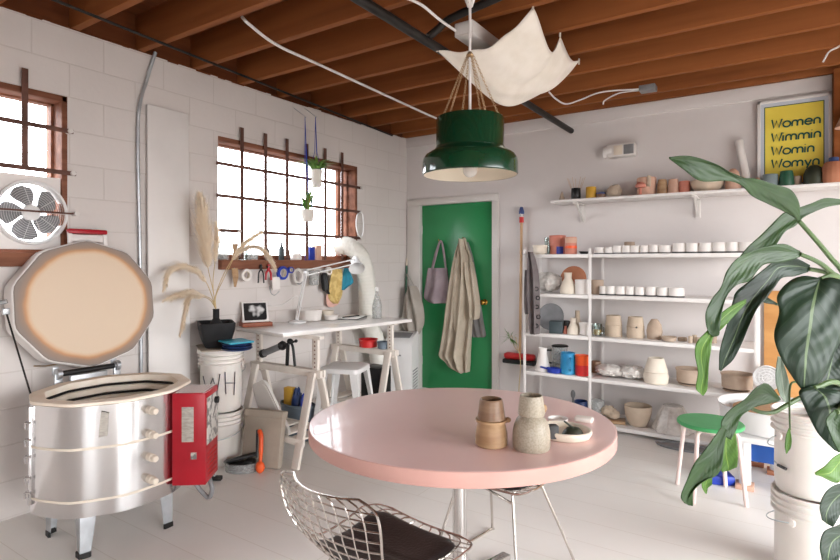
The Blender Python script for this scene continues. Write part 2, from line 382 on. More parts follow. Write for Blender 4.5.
# ------------------------------------------------------------------ the room
XR, YF = 2.9, -2.9        # far side wall and the wall behind the viewer
struct(MB().box((LW-.25, YF-.2, -.12), (XR+.2, BW+.2, 0)).build('floor', m_floor, smooth=False))
W1 = (.45, 1.585, 1.40, 2.405); W2 = (2.638, 4.268, 1.435, 2.375)
wl = MB(); x0, x1 = LW-.2, LW
for (a, b, c, d) in ((YF, W1[0], 0, CZ), (W1[0], W1[1], 0, W1[2]), (W1[0], W1[1], W1[3], CZ), (W1[1], W2[0], 0, CZ), (W2[0], W2[1], 0, W2[2]), (W2[0], W2[1], W2[3], CZ), (W2[1], BW+.2, 0, CZ)):
    wl.box((x0, a, c), (x1, b, d))
wl.box((x0, YF-.2, CZ), (LW-.1, BW+.2, CZ+.3))
struct(wl.build('wall_left', m_block, smooth=False))
wb = MB(); DX0, DX1, DZ = -3.40, -2.475, 2.07
wb.box((LW, BW, 0), (DX0, BW+.2, CZ)); wb.box((DX0, BW, DZ), (DX1, BW+.2, CZ)); wb.box((DX1, BW, 0), (XR, BW+.2, CZ)); wb.box((DX0, BW+.16, 0), (DX1, BW+.2, DZ))
wb.box((LW-.1, BW+.01, CZ), (XR+.2, BW+.2, CZ+.3))
struct(wb.build('wall_back', m_plaster, smooth=False))
# shallow moulding along the top of the back wall
struct(MB().box((LW+.001, BW-.018, CZ-.11), (.31, BW+.01, CZ), .004).build('trim_1', m_plaster))
# side wall and the wall behind the viewer: wide glazed openings that let the daylight in
wr = MB(); RO = (-.4, 3.7, .05, 2.55)
for (a, b, c, d) in ((YF, RO[0], 0, CZ), (RO[1], BW, 0, CZ), (RO[0], RO[1], 0, RO[2]), (RO[0], RO[1], RO[3], CZ)): wr.box((XR, a, c), (XR+.2, b, d))
wr.box((XR+.101, YF, CZ), (XR+.2, BW+.01, CZ+.3))
struct(wr.build('wall_right', m_plaster, smooth=False))
wf = MB(); FO = (.9, 2.3, .5, 2.1)
for (a, b, c, d) in ((LW, FO[0], 0, CZ), (FO[1], XR+.2, 0, CZ), (FO[0], FO[1], 0, FO[2]), (FO[0], FO[1], FO[3], CZ)): wf.box((a, YF-.2, c), (b, YF, d))
wf.box((LW-.1, YF-.2, CZ), (XR+.2, YF-.01, CZ+.3))
struct(wf.build('wall_front', m_plaster, smooth=False))
# ceiling: boards over joists
ce = struct(MB().box((LW-.2, YF-.2, CZ+.235), (XR+.2, BW+.2, CZ+.30)).build('ceiling', m_deck, smooth=False))
jy = [1.629+.4075*k for k in range(-11, 9)]
for y in jy: MB().box((LW-.15, y-.024, CZ), (XR+.1, y+.024, CZ+.235), .0015).build('joist', m_joist, ce)
MB().box((LW-.15, BW-.06, CZ), (XR+.1, BW-.02, CZ+.235), .003).build('joist', m_joist, ce)
rim = MB()
for i, y in enumerate(jy[:-1]): rim.box((LW-.06, y+.02, CZ+.004), (LW-.02, y+.3875, CZ+.235))
rim.box((LW-.06, jy[-1]+.02, CZ+.004), (LW-.02, BW-.06, CZ+.235)); rim.box((LW-.2, YF-.1, CZ), (LW-.1, BW+.1, CZ+.235))
rim.build('rim_board', m_deck, ce)
for (bx, k, dx) in ((-1.95, 12, .1), (-2.05, 13, -.1), (-1.55, 15, .12), (-1.18, 17, .1), (-1.55, 18, -.1), (-.2, 14, .1), (-1.0, 11, .1)):
    MB().beam((bx, jy[k]+.021, CZ+.03), (bx+dx, jy[k+1]-.021, CZ+.2), .04, .05).build('bridging', m_joist, ce)
wp = MB()     # ragged brown strip drawn in for the dark gap between block wall and timber
rnd = random.Random(3); pts = []
y = YF
while y < BW-.1:
    w = rnd.uniform(.04, .16); h = rnd.uniform(.002, .012); wp.box((LW-.01, y, CZ-h), (LW+.004+rnd.uniform(0, .006), min(y+w, BW-.06), CZ+.004)); y += w
struct(wp.build('trim_2', m_deck, smooth=False))
# windows in the block wall
def window(n, W, mull):
    y0, y1, z0, z1 = W; xf = LW-.13
    w = MB(); t = .045
    w.box((xf-.03, y0, z0), (xf+.03, y0+t, z1)); w.box((xf-.03, y1-t, z0), (xf+.03, y1, z1)); w.box((xf-.03, y0, z1-t), (xf+.03, y1, z1)); w.box((xf-.03, y0, z0), (xf+.03, y1, z0+t))
    w.box((LW-.115, y0, z1-.035), (LW+.004, y1, z1+.001), .003); w.box((LW-.115, y1-.03, z0), (LW+.004, y1+.001, z1), .003)
    for my in mull: w.box((xf-.02, my-.02, z0), (xf+.02, my+.02, z1))
    o = struct(w.build('window_%d' % n, m_oldwood))
    MB().box((xf-.003, y0+.02, z0+.02), (xf+.003, y1-.02, z1-.02)).build('pane', m_pane, o)
    return o
w1 = window(1, (W1[0], W1[1], W1[2]+.07, W1[3]), (1.1,)); w2 = window(2, W2, (4.13,))
for k, W in ((1, W1), (2, W2)):     # timber sills, front edge proud of the wall
    zt = 1.47 if k == 1 else 1.437
    MB().box((LW-.16, W[0]-.0, zt-.075), (LW+.045, W[1]+(.0 if k == 1 else .0), zt), .004).build('sill', m_oldwood, (w1, w2)[k-1])
# steel grilles standing off the wall
def grille(name, label, vs, hs, y0, y1, zb, zt):
    t = thing(name, label, 'window grille', (LW, (y0+y1)/2, zb))
    for yv in vs: MB().box((LW+.024, yv-.016, zb), (LW+.030, yv+.016, zt), .001).build('upright_bar', m_rust, t, world=True)
    for z, a, b in hs:
        h = MB().box((LW+.030, a, z-(.013 if z != 1.708 else .005)), (LW+.036, b, z+(.013 if z != 1.708 else .005)), .001).build('cross_bar', m_rust, t, world=True)
        e = MB().cyl((LW-.01, b-.02, z), (LW+.05, b-.02, z), .014, seg=10)
        e.build('anchor', m_trim, t, world=True)
    return t
grille('window_grille', 'rusty flat-bar window grille over the wide window above the work table', [2.838+.2355*k for k in range(6)],
       [(2.163, 2.60, 4.31), (1.921, 2.60, 4.31), (1.660, 2.62, 2.82), (1.660, 3.0, 4.31)], 2.6, 4.3, 1.44, 2.475)
grille('window_grille', 'rusty flat-bar window grille over the small window with the fan', [.95, 1.155, 1.356], [(2.196, .42, 1.605), (1.947, .42, 1.62), (1.708, .42, 1.64)], .42, 1.62, 1.935, 2.505)
# door
dr = struct(MB().box((DX0+.02, BW+.03, .012), (DX1-.02, BW+.075, DZ-.02), .004).build('door_1', m_green))
fr = MB(); fw = .095
fr.box((DX0-.15, BW-.022, 0), (DX0+.018, BW+.0, DZ-.018), .004); fr.box((DX1-.018, BW-.022, 0), (DX1+.058, BW, DZ-.018), .004); fr.box((DX0-.15, BW-.022, DZ-.018), (DX1+.058, BW, DZ+.055), .004)
fr.box((DX0, BW, 0), (DX0+.018, BW+.16, DZ)); fr.box((DX1-.018, BW, 0), (DX1, BW+.16, DZ)); fr.box((DX0, BW, DZ-.018), (DX1, BW+.16, DZ))
fr.build('door_frame', m_trim, dr)
kp = P(485, 302, y=BW+.03)
MB().lathe([(0, 0), (.03, 0), (.032, .006), (.016, .012), (.012, .035), (.022, .042), (.029, .056), (.026, .07), (.012, .078), (0, .079)], kp, 20, ax=Matrix.Rotation(PI/2, 4, 'X')).build('door_knob', m_brass, dr)
for z in (.32, 1.78): MB().cyl((DX0+.02, BW+.026, z-.045), (DX0+.02, BW+.026, z+.045), .008, seg=8).build('hinge', m_trim, dr)
# coat hooks belong to the door
for px, py in ((441, 240), (465, 238)):
    q = P(px, py, y=BW+.03); MB().tube([(q.x, BW+.03, q.z-.01), (q.x, BW-.01, q.z-.012), (q.x, BW-.02, q.z+.008)], .005, 8).build('coat_hook', m_brass, dr)
# timber post where the back wall stops
pt = P(833, 100, y=BW-.06); 
tag(MB().box((.315, BW-.16, 1.985), (.43, BW-.002, CZ), .004).build('timber_post', m_joist), 'reddish timber post beside the yellow lettered poster', 'post')
# ------------------------------------------------------------------ window fan in its white board
ft = thing('window_fan', 'white-ringed window fan with five grey blades set in a white board', 'fan', (LW-.02, 1.41, 1.49))
fy, fz, fx = 1.403, 1.702, LW-.022
ring = []
bmp = MB(); NS = 48; y0, y1, z0, z1 = .452, 1.583, 1.492, 1.915
def sq(a):
    c, s_ = math.cos(a), math.sin(a); hy = (y1-fy) if c > 0 else (fy-y0); hz = (z1-fz) if s_ > 0 else (fz-z0)
    k = min(hy/max(abs(c), 1e-6), hz/max(abs(s_), 1e-6)); return (fy+c*k, fz+s_*k)
A = sorted([2*PI*i/NS for i in range(NS)]+[math.atan2(b-fz, a-fy) % (2*PI) for a in (y0, y1) for b in (z0, z1)])
n = len(A)
for i in range(n):
    a, b = A[i], A[(i+1) % n]; pa, pb = sq(a), sq(b); r = .168
    ca, cb = (fy+r*math.cos(a), fz+r*math.sin(a)), (fy+r*math.cos(b), fz+r*math.sin(b))
    v = [(x, q[0], q[1]) for x in (fx-.008, fx+.008) for q in (ca, cb, pb, pa)]
    bmp.add(v, [(0, 1, 2, 3), (4, 7, 6, 5), (0, 4, 5, 1), (2, 6, 7, 3)])
bmp.build('mount_board', m_white, ft, world=True, smooth=False)
RX = Matrix.Rotation(PI/2, 4, 'Y')
MB().lathe([(.166, -.03), (.166, .025), (.172, .034), (.182, .034), (.186, .026), (.186, -.03), (.166, -.03)], (fx, fy, fz), 48, ax=RX).build('housing_ring', m_appl, ft, world=True)
MB().lathe([(0, -.02), (.045, -.02), (.047, .012), (.04, .02), (0, .022)], (fx, fy, fz), 28, ax=RX).build('hub', m_appl, ft, world=True)
for k in range(5):
    a0 = 2*PI*k/5+.5
    def bl(u, v, a0=a0):
        r = .042+.115*v; w = (.34+.36*math.sin(PI*min(1, v*.62+.22)))*(1 if v < .85 else 1-.9*((v-.85)/.15)**2*.6)
        a = a0+(u-.5)*2*w*.78+.25*v
        return (fx-.004+.028*(u-.5), fy+r*math.cos(a), fz+r*math.sin(a))
    MB().grid(bl, 8, 8).build('blade', m_grey, ft, world=True, solid=.003)
g = MB()
for r in [.058+.0122*i for i in range(9)]: g.tube([(fx+.034, fy+r*math.cos(2*PI*i/40), fz+r*math.sin(2*PI*i/40)) for i in range(40)], .0008, 4, closed=True)
for i in range(10):
    a = 2*PI*i/10; g.tube([(fx+.034, fy+.045*math.cos(a), fz+.045*math.sin(a)), (fx+.036, fy+.172*math.cos(a), fz+.172*math.sin(a))], .0012, 4)
g.build('guard', m_appl, ft, world=True)
# leaning board and the ribbed conduit
bt = MB().box((-.008, -.152, 0), (.008, .152, 2.475), .002)
tag(bt.build('wall_board', m_white, loc=(LW+.045, 2.22, 0), rot=(0, -.011, 0)), 'tall narrow white board leaning on the block wall behind the buckets', 'board')
cpts = [(LW+.016, 2.13, CZ+.02), (LW+.016, 2.075, 2.66), (LW+.016, 2.02, 2.45), (LW+.016, 2.008, 2.2), (LW+.016, 2.02, 1.6), (LW+.016, 2.03, 1.0), (LW+.016, 2.03, .15)]
cl = crom(cpts, 34)
tag(MB().tube(cl, [.0125 if i % 2 else .0102 for i in range(len(cl))], 8).build('flexible_conduit', m_galv), 'ribbed grey flexible conduit running down the block wall', 'conduit')
# ------------------------------------------------------------------ kiln
KX, KY, KA, KB, KZ0, KZ1 = -2.965, 1.55, .355, .395, .225, .755
kt = thing('electric_kiln', 'open-topped ten-sided steel kiln with its lid raised on four legs', 'kiln', (KX, KY, 0))
def deca(rx, ry, z, n=10, off=.0, sub=1, rd=.12):
    c = [Vector((math.cos(2*PI*(i+.5)/n+off)*rx, math.sin(2*PI*(i+.5)/n+off)*ry, z)) for i in range(n)]
    out = []
    for i in range(n):
        a, b, d = c[i-1], c[i], c[(i+1) % n]
        p, q = b.lerp(a, rd), b.lerp(d, rd)
        out += [p, (p+q+b*2)/4, q]
    return out
def dec_loft(levels, mb=None, cap=False, mi=0, **k): return (mb or MB()).loft([deca(rx, ry, z, **k) for rx, ry, z in levels], mi, cap=cap)
kb = dec_loft([(KA-.02, KB-.02, KZ0+.001), (KA, KB, KZ0), (KA, KB, KZ1-.012), (KA-.01, KB-.01, KZ1-.010)], rd=.26); kb.loft([deca(KA-.02, KB-.02, KZ0+.001, rd=.26), deca(.01, .01, KZ0+.001, rd=.26)], cap=False)
kb.build('jacket', m_steel, kt, angle=30)
ki = MB(); W = .068
lv = [(KA-.012, KB-.012, KZ1-.014), (KA-.002, KB-.002, KZ1-.009), (KA-.002, KB-.002, KZ1), (KA-.006, KB-.006, KZ1+.004), (KA-W, KB-W, KZ1+.004)]
zz = KZ1-.04
while zz > KZ0+.12:
    lv += [(KA-W, KB-W, zz+.012), (KA-W+.02, KB-W+.02, zz+.006), (KA-W+.02, KB-W+.02, zz-.006), (KA-W, KB-W, zz-.012)]; zz -= .05
lv += [(KA-W, KB-W, KZ0+.06), (.01, .01, KZ0+.06)]
dec_loft(lv, ki, rd=.14); kbr = ki.build('brick_lining', m_brick, kt, angle=25)
el = MB()
zz = KZ1-.04
while zz > KZ0+.12: el.tube(deca(KA-W+.008, KB-W+.008, zz, rd=.14), .007, 6, closed=True); zz -= .05
el.build('heating_element', m_pipe, kbr)
for z in (.30, .545): MB().loft([deca(KA+.001, KB+.001, z-.006, rd=.26), deca(KA+.004, KB+.004, z, rd=.26), deca(KA+.001, KB+.001, z+.006, rd=.26)], cap=False).build('section_band', m_cream, kt, angle=60)
def on_kiln(px, py):
    r = P(px, py, d=1)-Vector((0, 0, EYE)); ox, oy = -KX, -KY; A_ = (r.x/KA)**2+(r.y/KB)**2; B_ = 2*(ox*r.x/KA**2+oy*r.y/KB**2); C_ = (ox/KA)**2+(oy/KB)**2-.95
    t = (-B_-math.sqrt(max(0, B_*B_-4*A_*C_)))/(2*A_); return Vector((r.x*t, r.y*t, EYE+r.z*t))
for py in (410, 434, 457, 479):
    q = on_kiln(150, py); nrm = Vector(((q.x-KX)/KA**2, (q.y-KY)/KB**2, 0)).normalized()
    MB().lathe([(0, -.02), (.02, -.02), (.02, .022), (.016, .026), (.0165, .05), (.013, .055), (0, .055)], (0, 0, 0), 16, ax=Matrix.Translation(q) @ nrm.to_track_quat('Z', 'Y').to_matrix().to_4x4()).build('peephole_plug', m_cream, kt, world=True)
for px in (68, 178):   # seam latch strips with screws
    pass
sl = MB(); q = on_kiln(31, 440)
sl.box((q.x-.008, q.y-.012, .27), (q.x+.012, q.y+.012, .735), .003)
for z in (.33, .4, .5, .58, .66): sl.cyl((q.x-.008, q.y-.018, z), (q.x+.012, q.y-.004, z), .008, seg=10); sl.tube([(q.x-.01, q.y-.02, z-.03), (q.x-.006, q.y-.024, z)], .005, 6)
sl.build('seam_latch', m_steel, kt, world=True)
np_ = MB(); q = on_kiln(104, 424); nrm = Vector(((q.x-KX)/KA**2, (q.y-KY)/KB**2, 0)).normalized(); tq = Vector((-nrm.y, nrm.x, 0))
np_.prism([(-.022, -.06), (.014, -.055), (.02, .05), (-.012, .06)], q+nrm*.001, tq, (0, 0, 1), .003)
np_.build('maker_plate', m_plate, kt, world=True, smooth=False)
for a, b in ((-3.19, 1.325), (-2.80, 1.305), (-2.745, 1.735), (-3.16, 1.79)):
    dx, dy = a-KX, b-KY; a_ = math.atan2(dy, dx); R = Matrix.Translation((KX, KY, 0)) @ Matrix.Rotation(a_, 4, 'Z'); rr = math.hypot(dx, dy)
    lg = MB()
    for sgn in (1, -1):
        v = []
        for z, w in ((.02, .032), (.245, .056)):
            for dd in (0, .0035): v += [(rr+.008-dd, 0, z), (rr-.75*w-dd, sgn*w, z)]
        lg.add([R @ Vector(p) for p in v], [(0, 1, 5, 4), (2, 6, 7, 3), (0, 2, 3, 1), (4, 5, 7, 6), (1, 3, 7, 5), (0, 4, 6, 2)])
    l = lg.build('leg', m_galv, kt, world=True, smooth=False)
    MB().loft([[R @ Vector(p) for p in ((rr+.011, 0, z), (rr-.016, .036, z), (rr-.028, .034, z), (rr-.004, 0, z), (rr-.028, -.034, z), (rr-.016, -.036, z))] for z in (0, .026)]).build('leg_cap', m_black, l, world=True)
# lid, face towards the room
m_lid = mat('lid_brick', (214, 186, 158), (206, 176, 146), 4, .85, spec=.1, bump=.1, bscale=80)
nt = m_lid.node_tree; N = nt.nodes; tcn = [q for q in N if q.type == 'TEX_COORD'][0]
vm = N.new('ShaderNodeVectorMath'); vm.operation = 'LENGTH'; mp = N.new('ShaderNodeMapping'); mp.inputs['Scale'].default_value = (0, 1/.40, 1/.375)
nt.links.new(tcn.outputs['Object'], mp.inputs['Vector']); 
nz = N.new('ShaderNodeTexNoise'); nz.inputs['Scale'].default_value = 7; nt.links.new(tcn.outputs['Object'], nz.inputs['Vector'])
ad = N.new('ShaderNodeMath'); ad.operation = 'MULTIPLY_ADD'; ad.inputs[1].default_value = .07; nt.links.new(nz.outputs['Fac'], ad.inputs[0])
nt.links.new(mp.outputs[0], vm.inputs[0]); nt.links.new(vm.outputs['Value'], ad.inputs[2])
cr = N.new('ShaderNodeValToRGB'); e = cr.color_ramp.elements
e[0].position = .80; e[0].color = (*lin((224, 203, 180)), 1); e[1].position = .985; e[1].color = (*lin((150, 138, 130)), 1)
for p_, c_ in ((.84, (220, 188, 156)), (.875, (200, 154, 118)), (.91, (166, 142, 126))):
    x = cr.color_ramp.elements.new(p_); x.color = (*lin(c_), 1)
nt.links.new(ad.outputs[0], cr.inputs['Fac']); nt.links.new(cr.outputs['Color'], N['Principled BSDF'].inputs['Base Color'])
LC = Vector((-3.405, 1.638, 1.178)); LT = -.12
lidrot = (0, LT, 0)
def dyz(ry, rz, x, rd=.14): return [Vector((x, p.x, p.y)) for p in deca(ry, rz, 0, rd=rd)]
MB().loft([dyz(.407, .375, 0), dyz(.412, .38, -.006), dyz(.412, .38, -.10), dyz(.40, .367, -.105)]).build('lid_band', m_white, kt, loc=LC-kt.location, rot=lidrot, angle=20)
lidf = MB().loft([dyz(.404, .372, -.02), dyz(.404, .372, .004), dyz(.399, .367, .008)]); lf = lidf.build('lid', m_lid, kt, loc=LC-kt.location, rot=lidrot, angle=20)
hd = MB(); hy, hz = .03, .378
for s_ in (-.10, .10): hd.box((-.05, hy+s_-.012, hz-.03), (-.035, hy+s_+.012, hz+.055), .002)
hd.box((-.05, hy-.11, hz-.005), (-.044, hy+.11, hz+.035), .001)
hdo = hd.build('lid_handle_bracket', m_white, kt, loc=LC-kt.location, rot=lidrot)
MB().box((-.062, hy-.112, hz+.04), (-.026, hy+.112, hz+.068), .008).build('lid_handle', m_red, kt, loc=LC-kt.location, rot=lidrot)
# hinge behind the rim
hg = MB(); hb = Vector((KX-KA-.02, 1.60, .79))
hg.cyl((hb.x, 1.44, .80), (hb.x, 1.76, .80), .013, seg=12)
for y in (1.44, 1.76): hg.cyl((hb.x, y-.012, .80), (hb.x, y+.012, .80), .03, seg=16); hg.box((hb.x-.01, y-.02, .62), (hb.x+.006, y+.02, .80), .002); hg.box((hb.x-.045, y-.015, .79), (hb.x-.03, y+.015, .835), .002)
hg.box((hb.x-.012, 1.50, .64), (hb.x+.01, 1.70, .78), .002)
hg.build('lid_hinge', m_galv, kt, world=True)
MB().tube([P(34, 366, d=3.05), P(46, 366, d=3.15), P(58, 364, d=3.2)], .004, 6).build('hinge_wire', m_copper, kt, world=True)
MB().cyl((hb.x+.002, 1.46, .80), (hb.x+.002, 1.74, .80), .0165, seg=12).build('hinge_spring', m_black, kt, world=True)
# lid prop strut on the near side
s0 = P(6, 312, d=2.85); s1 = P(33, 402, d=2.76)
sp_ = MB(); sp_.tube([s0, s1], .0045, 8); sp_.beam(s1+Vector((0, 0, .02)), P(36, 440, d=2.72), .022, .012)
sp_.build('lid_prop', m_pipe, kt, world=True)
MB().box((s0.x-.01, s0.y-.016, s0.z-.014), (s0.x+.01, s0.y+.016, s0.z+.02), .004).build('prop_bracket', m_galv, kt, world=True)
MB().tube([P(0, 303, d=2.82), P(7, 301, d=2.83)], .012, 10).build('prop_knob', m_galv, kt, world=True)
# red control box
ct = MB().box((-.085, -.105, 0), (.085, .105, .475), .006).build('control_box', m_red, kt, loc=Vector((-2.615, 1.795, .268))-kt.location, rot=(0, 0, math.atan2(.6, .8)))
ct['label'] = 'red sheet-metal control box'
vt = MB()
for i in range(9):
    for j in range(6): vt.box((-.072+i*.0165, -.092+j*.033, .4755), (-.061+i*.0165, -.068+j*.033, .4768))
vt.build('vent_slots', m_ppaper, ct, smooth=False)
MB().box((-.035, -.1075, .225), (.025, -.1045, .405), .001).build('data_plate', m_plate, ct)
MB().box((.010, -.107, .135), (.04, -.1045, .17), .001).build('warning_label', m_panelw, ct)
MB().box((.0845, -.088, .20), (.088, .09, .445), .001).build('dial_panel', m_panelw, ct)
MB().cyl((.086, .045, .405), (.106, .045, .405), .018, seg=16).build('dial_knob', m_black, ct)
lv_ = MB()
for i in range(6): lv_.box((.0845, -.07, .03+i*.024), (.0875, .07, .036+i*.024))
lv_.build('louvre', m_redp, ct, smooth=False)
MB().tube(crom([(-.02, .02, .0), (0, .03, -.06), (.06, .02, -.115), (.085, .0, -.06), (.06, .02, .002)], 8), .012, 10).build('conduit_loop', m_grey, ct)
pl = thing('power_plug', 'dark plug on a short grey lead lying on the floor by the red box', 'plug', P(212, 479, z=0))
q0 = P(200, 468, z=.02); q1 = P(207, 478, z=.02); q2 = P(214, 479, z=.02)
MB().tube(crom([(-2.60, 1.90, .25), q0+Vector((-.03, .03, .06)), q0, q1], 8), .006, 8).build('lead', m_grey, pl, world=True)
MB().beam(q1, P(222, 478, z=.02), .035, .028, bevel=.006).build('plug_body', m_pipe, pl, world=True)
# ------------------------------------------------------------------ bucket maker, used at both sides of the room
def bucket(name, label, loc, rz, h=.37, rt=.152, rb=.132, lid=False, group=None, bail=1, bdrop=.12):
    t = thing(name, label, 'bucket', loc, rz, group)
    o = [(rb-.006, 0), (rb, .006), (rb+.006, .05), (rt-.012, h-.10)]
    for k in range(3):
        z = h-.09+k*.028; o += [(rt-.010, z-.004), (rt+.004, z), (rt+.004, z+.006), (rt-.009, z+.010)]
    o += [(rt-.006, h-.014), (rt+.003, h-.01), (rt+.004, h-.002), (rt, h)]
    vessel(o, .004, seg=40).build('body', m_bucket, t)
    for s_ in (1, -1): MB().lathe([(0, 0), (.022, 0), (.02, .008), (.008, .012), (0, .012)], (0, s_*(rt-.004), h-.11), 12, ax=Matrix.Rotation(-s_*PI/2, 4, 'X')).build('handle_boss', m_bucket, t)
    hp = [(bail*(rt+.022)*math.sin(a)*1.0, (rt+.012)*math.cos(a), h-.11-bdrop*math.sin(a)) for a in [PI*i/18 for i in range(19)]]
    MB().tube(hp, .0025, 6).build('wire_handle', m_galv, t)
    if lid:
        MB().lathe([(0, h+.004), (rt-.02, h+.004), (rt-.012, h+.014), (rt+.008, h+.014), (rt+.010, h-.012), (rt+.007, h-.012), (rt+.006, h+.001), (0, h+.001)], seg=40).build('lid', m_bucket, t)
    return t
bx, by = -3.345, 2.50
b1 = bucket('plastic_bucket', 'lower white bucket of the lettered pair behind the red box', (bx, by, 0), -.9, .37, bdrop=.06)
b2 = bucket('plastic_bucket', 'white bucket hand lettered WH standing on another bucket', (bx, by, .374), -.9+PI, .42, lid=True, bdrop=.1)
cm = Vector((0-bx, 0-by, 0)).normalized(); tw = Vector((-cm.y, cm.x, 0))
def on_cyl(c, r, px, py):
    rr = P(px, py, d=1)-Vector((0, 0, EYE)); A_ = rr.x**2+rr.y**2; B_ = -2*(c[0]*rr.x+c[1]*rr.y); C_ = c[0]**2+c[1]**2-r*r
    t = (-B_-math.sqrt(max(0, B_*B_-4*A_*C_)))/(2*A_); return Vector((rr.x*t, rr.y*t, EYE+rr.z*t))
wh = MB(); R_ = .146
for pl_ in ([(203, 376), (207, 393), (213, 378), (217, 394), (220, 374)], [(225, 372), (226, 394)], [(235, 372), (234, 395)], [(225, 383), (235, 383)]):
    pts = []
    for i in range(len(pl_)-1):
        for k in range(6): pts.append((pl_[i][0]+(pl_[i+1][0]-pl_[i][0])*k/6, pl_[i][1]+(pl_[i+1][1]-pl_[i][1])*k/6))
    pts.append(pl_[-1]); wh.tube([on_cyl((bx, by), R_, *p) for p in pts], .003, 5)
wh.build('marker_letters', mat('marker_ink', (74, 70, 78), (60, 56, 64), 8, .7), b2, world=True)
# thin board, planter, plates on the lid
zt = .374+.42+.0145
tag(MB().box((-.19, -.15, 0), (.16, .14, .008), .002).build('hardboard_sheet', m_foam, loc=(bx, by, zt), rot=(0, 0, -.5)), 'thin grey board lying across the lettered bucket lid', 'board')
zt += .0085
pv = thing('pampas_vase', 'black tapered bowl holding a bottle of dried pampas plumes', 'planter', (bx-.03, by-.02, zt), -.55)
def rrect(hx, hy, z, r=.03, n=5):
    return [Vector((sx*(hx-r)+r*math.cos(a), sy*(hy-r)+r*math.sin(a), z)) for sx, sy, a0 in ((1, 1, 0), (-1, 1, PI/2), (-1, -1, PI), (1, -1, 3*PI/2)) for a in [a0+PI/2*i/n for i in range(n+1)]]
MB().loft([rrect(.065, .05, 0), rrect(.10, .075, .004), rrect(.115, .09, .03), rrect(.142, .115, .12), rrect(.15, .12, .17), rrect(.15, .12, .176), rrect(.137, .107, .176), rrect(.13, .10, .14), rrect(.10, .08, .03)]).build('bowl', m_blackmatt, pv)
solidrev([(.04, .02), (.055, .03), (.06, .13), (.03, .19), (.022, .2), (.022, .262), (.025, .266), (.02, .268)]).build('bottle', m_blackmatt, pv)
top = WM(pv) @ Vector((0, 0, .262))
dt = dep(top)
def plume(stem, spine, rad, dense, seed, dd=0):
    """stem px list, spine px list (plume axis)"""
    rnd = random.Random(seed); n_ = len(stem)
    S = [top]+[P(x, y, d=dt+dd*(i+1)/(n_+len(spine))) for i, (x, y) in enumerate(stem)]
    Q = [P(x, y, d=dt+dd*(n_+i)/(n_+len(spine))) for i, (x, y) in enumerate(spine)]
    full = crom(S+Q, 10); sm = MB().tube(full, [.0035-.0025*i/len(full) for i in range(len(full))], 5); so = sm.build('stem', m_stem, pv, world=True)
    ax = crom([S[-1]]+Q, 40); m = len(ax); hb = MB()
    for k in range(int(dense*2.2)):
        i = rnd.randrange(m-1); u = i/m; p = ax[i]; t = (ax[min(i+3, m-1)]-ax[max(i-3, 0)]).normalized()
        a = rnd.uniform(0, 2*PI); n1, n2 = frame_of(t); out = n1*math.cos(a)+n2*math.sin(a)
        rr = rad*1.25*math.sin(PI*min(1, .12+u*.86))**.6*(rnd.uniform(.25, 1.0)+.75*rnd.random()**4)*(.78+.34*math.sin(i*.31+seed)*math.sin(a*1.5+i*.17)); l = rr*rnd.uniform(1.2, 3.0)
        tip = p+out*rr+t*l*.9+Vector((0, 0, -.35*l*rnd.random())); mid = p.lerp(tip, .5)+out*rr*.25
        w = t.cross(out)*rnd.uniform(.0007, .0015)
        hb.add([p-w*.5, p+w*.5, mid+w, mid-w, tip], [(0, 1, 2, 3), (3, 2, 4)])
    stuff(hb.build('plume', m_pampas, so, world=True, fixn=False, smooth=False))
plume([(213, 290), (208, 268)], [(206, 248), (203, 222), (200, 194)], .055, 3200, 1, -.12)
plume([(212, 296), (206, 282)], [(198, 272), (184, 266), (170, 271), (163, 291)], .027, 1700, 2, -.42)
plume([(212, 300), (205, 296)], [(192, 292), (180, 294), (164, 300)], .024, 1300, 3, -.42)
plume([(211, 301), (204, 297)], [(194, 296), (188, 300), (184, 318), (180, 336)], .022, 1200, 4, -.45)
plume([(216, 296), (225, 276), (234, 258)], [(240, 248), (250, 239), (263, 231)], .022, 1200, 5, .05)
plume([(215, 298), (222, 278), (232, 260)], [(243, 249), (258, 247), (269, 257), (276, 270)], .023, 1400, 6, -.1)
plume([(213, 285), (215, 262)], [(216, 248), (217, 236), (216, 222)], .024, 900, 8, -.1)
# plates
def plate_stack(px, py, names):
    c = P(px, py, z=zt); z = zt
    for nm, lab, r, h, mm, dx in names:
        solo(nm, lab, 'plate', vessel([(r*.7, 0), (r*.75, .002), (r*.97, h-.004), (r, h)], .005, floor=.006), mm, (c.x+dx, c.y, z)); z += h+.0012
plate_stack(237, 350, [('plate', 'lowest navy plate of the stack beside the black planter', .105, .016, m_navy, 0), ('plate', 'middle navy plate of the stack beside the black planter', .10, .016, m_navy, .004), ('plate', 'topmost navy plate, directly under the turquoise tile', .10, .014, m_navy, -.003)])
cq = P(237, 350, z=zt)
solo('glaze_tile', 'turquoise square tile lying on the navy plates', 'tile', MB().box((-.10, -.085, 0), (.10, .085, .012), .004), m_cyan, (cq.x-.01, cq.y, zt+.0525), -.25)
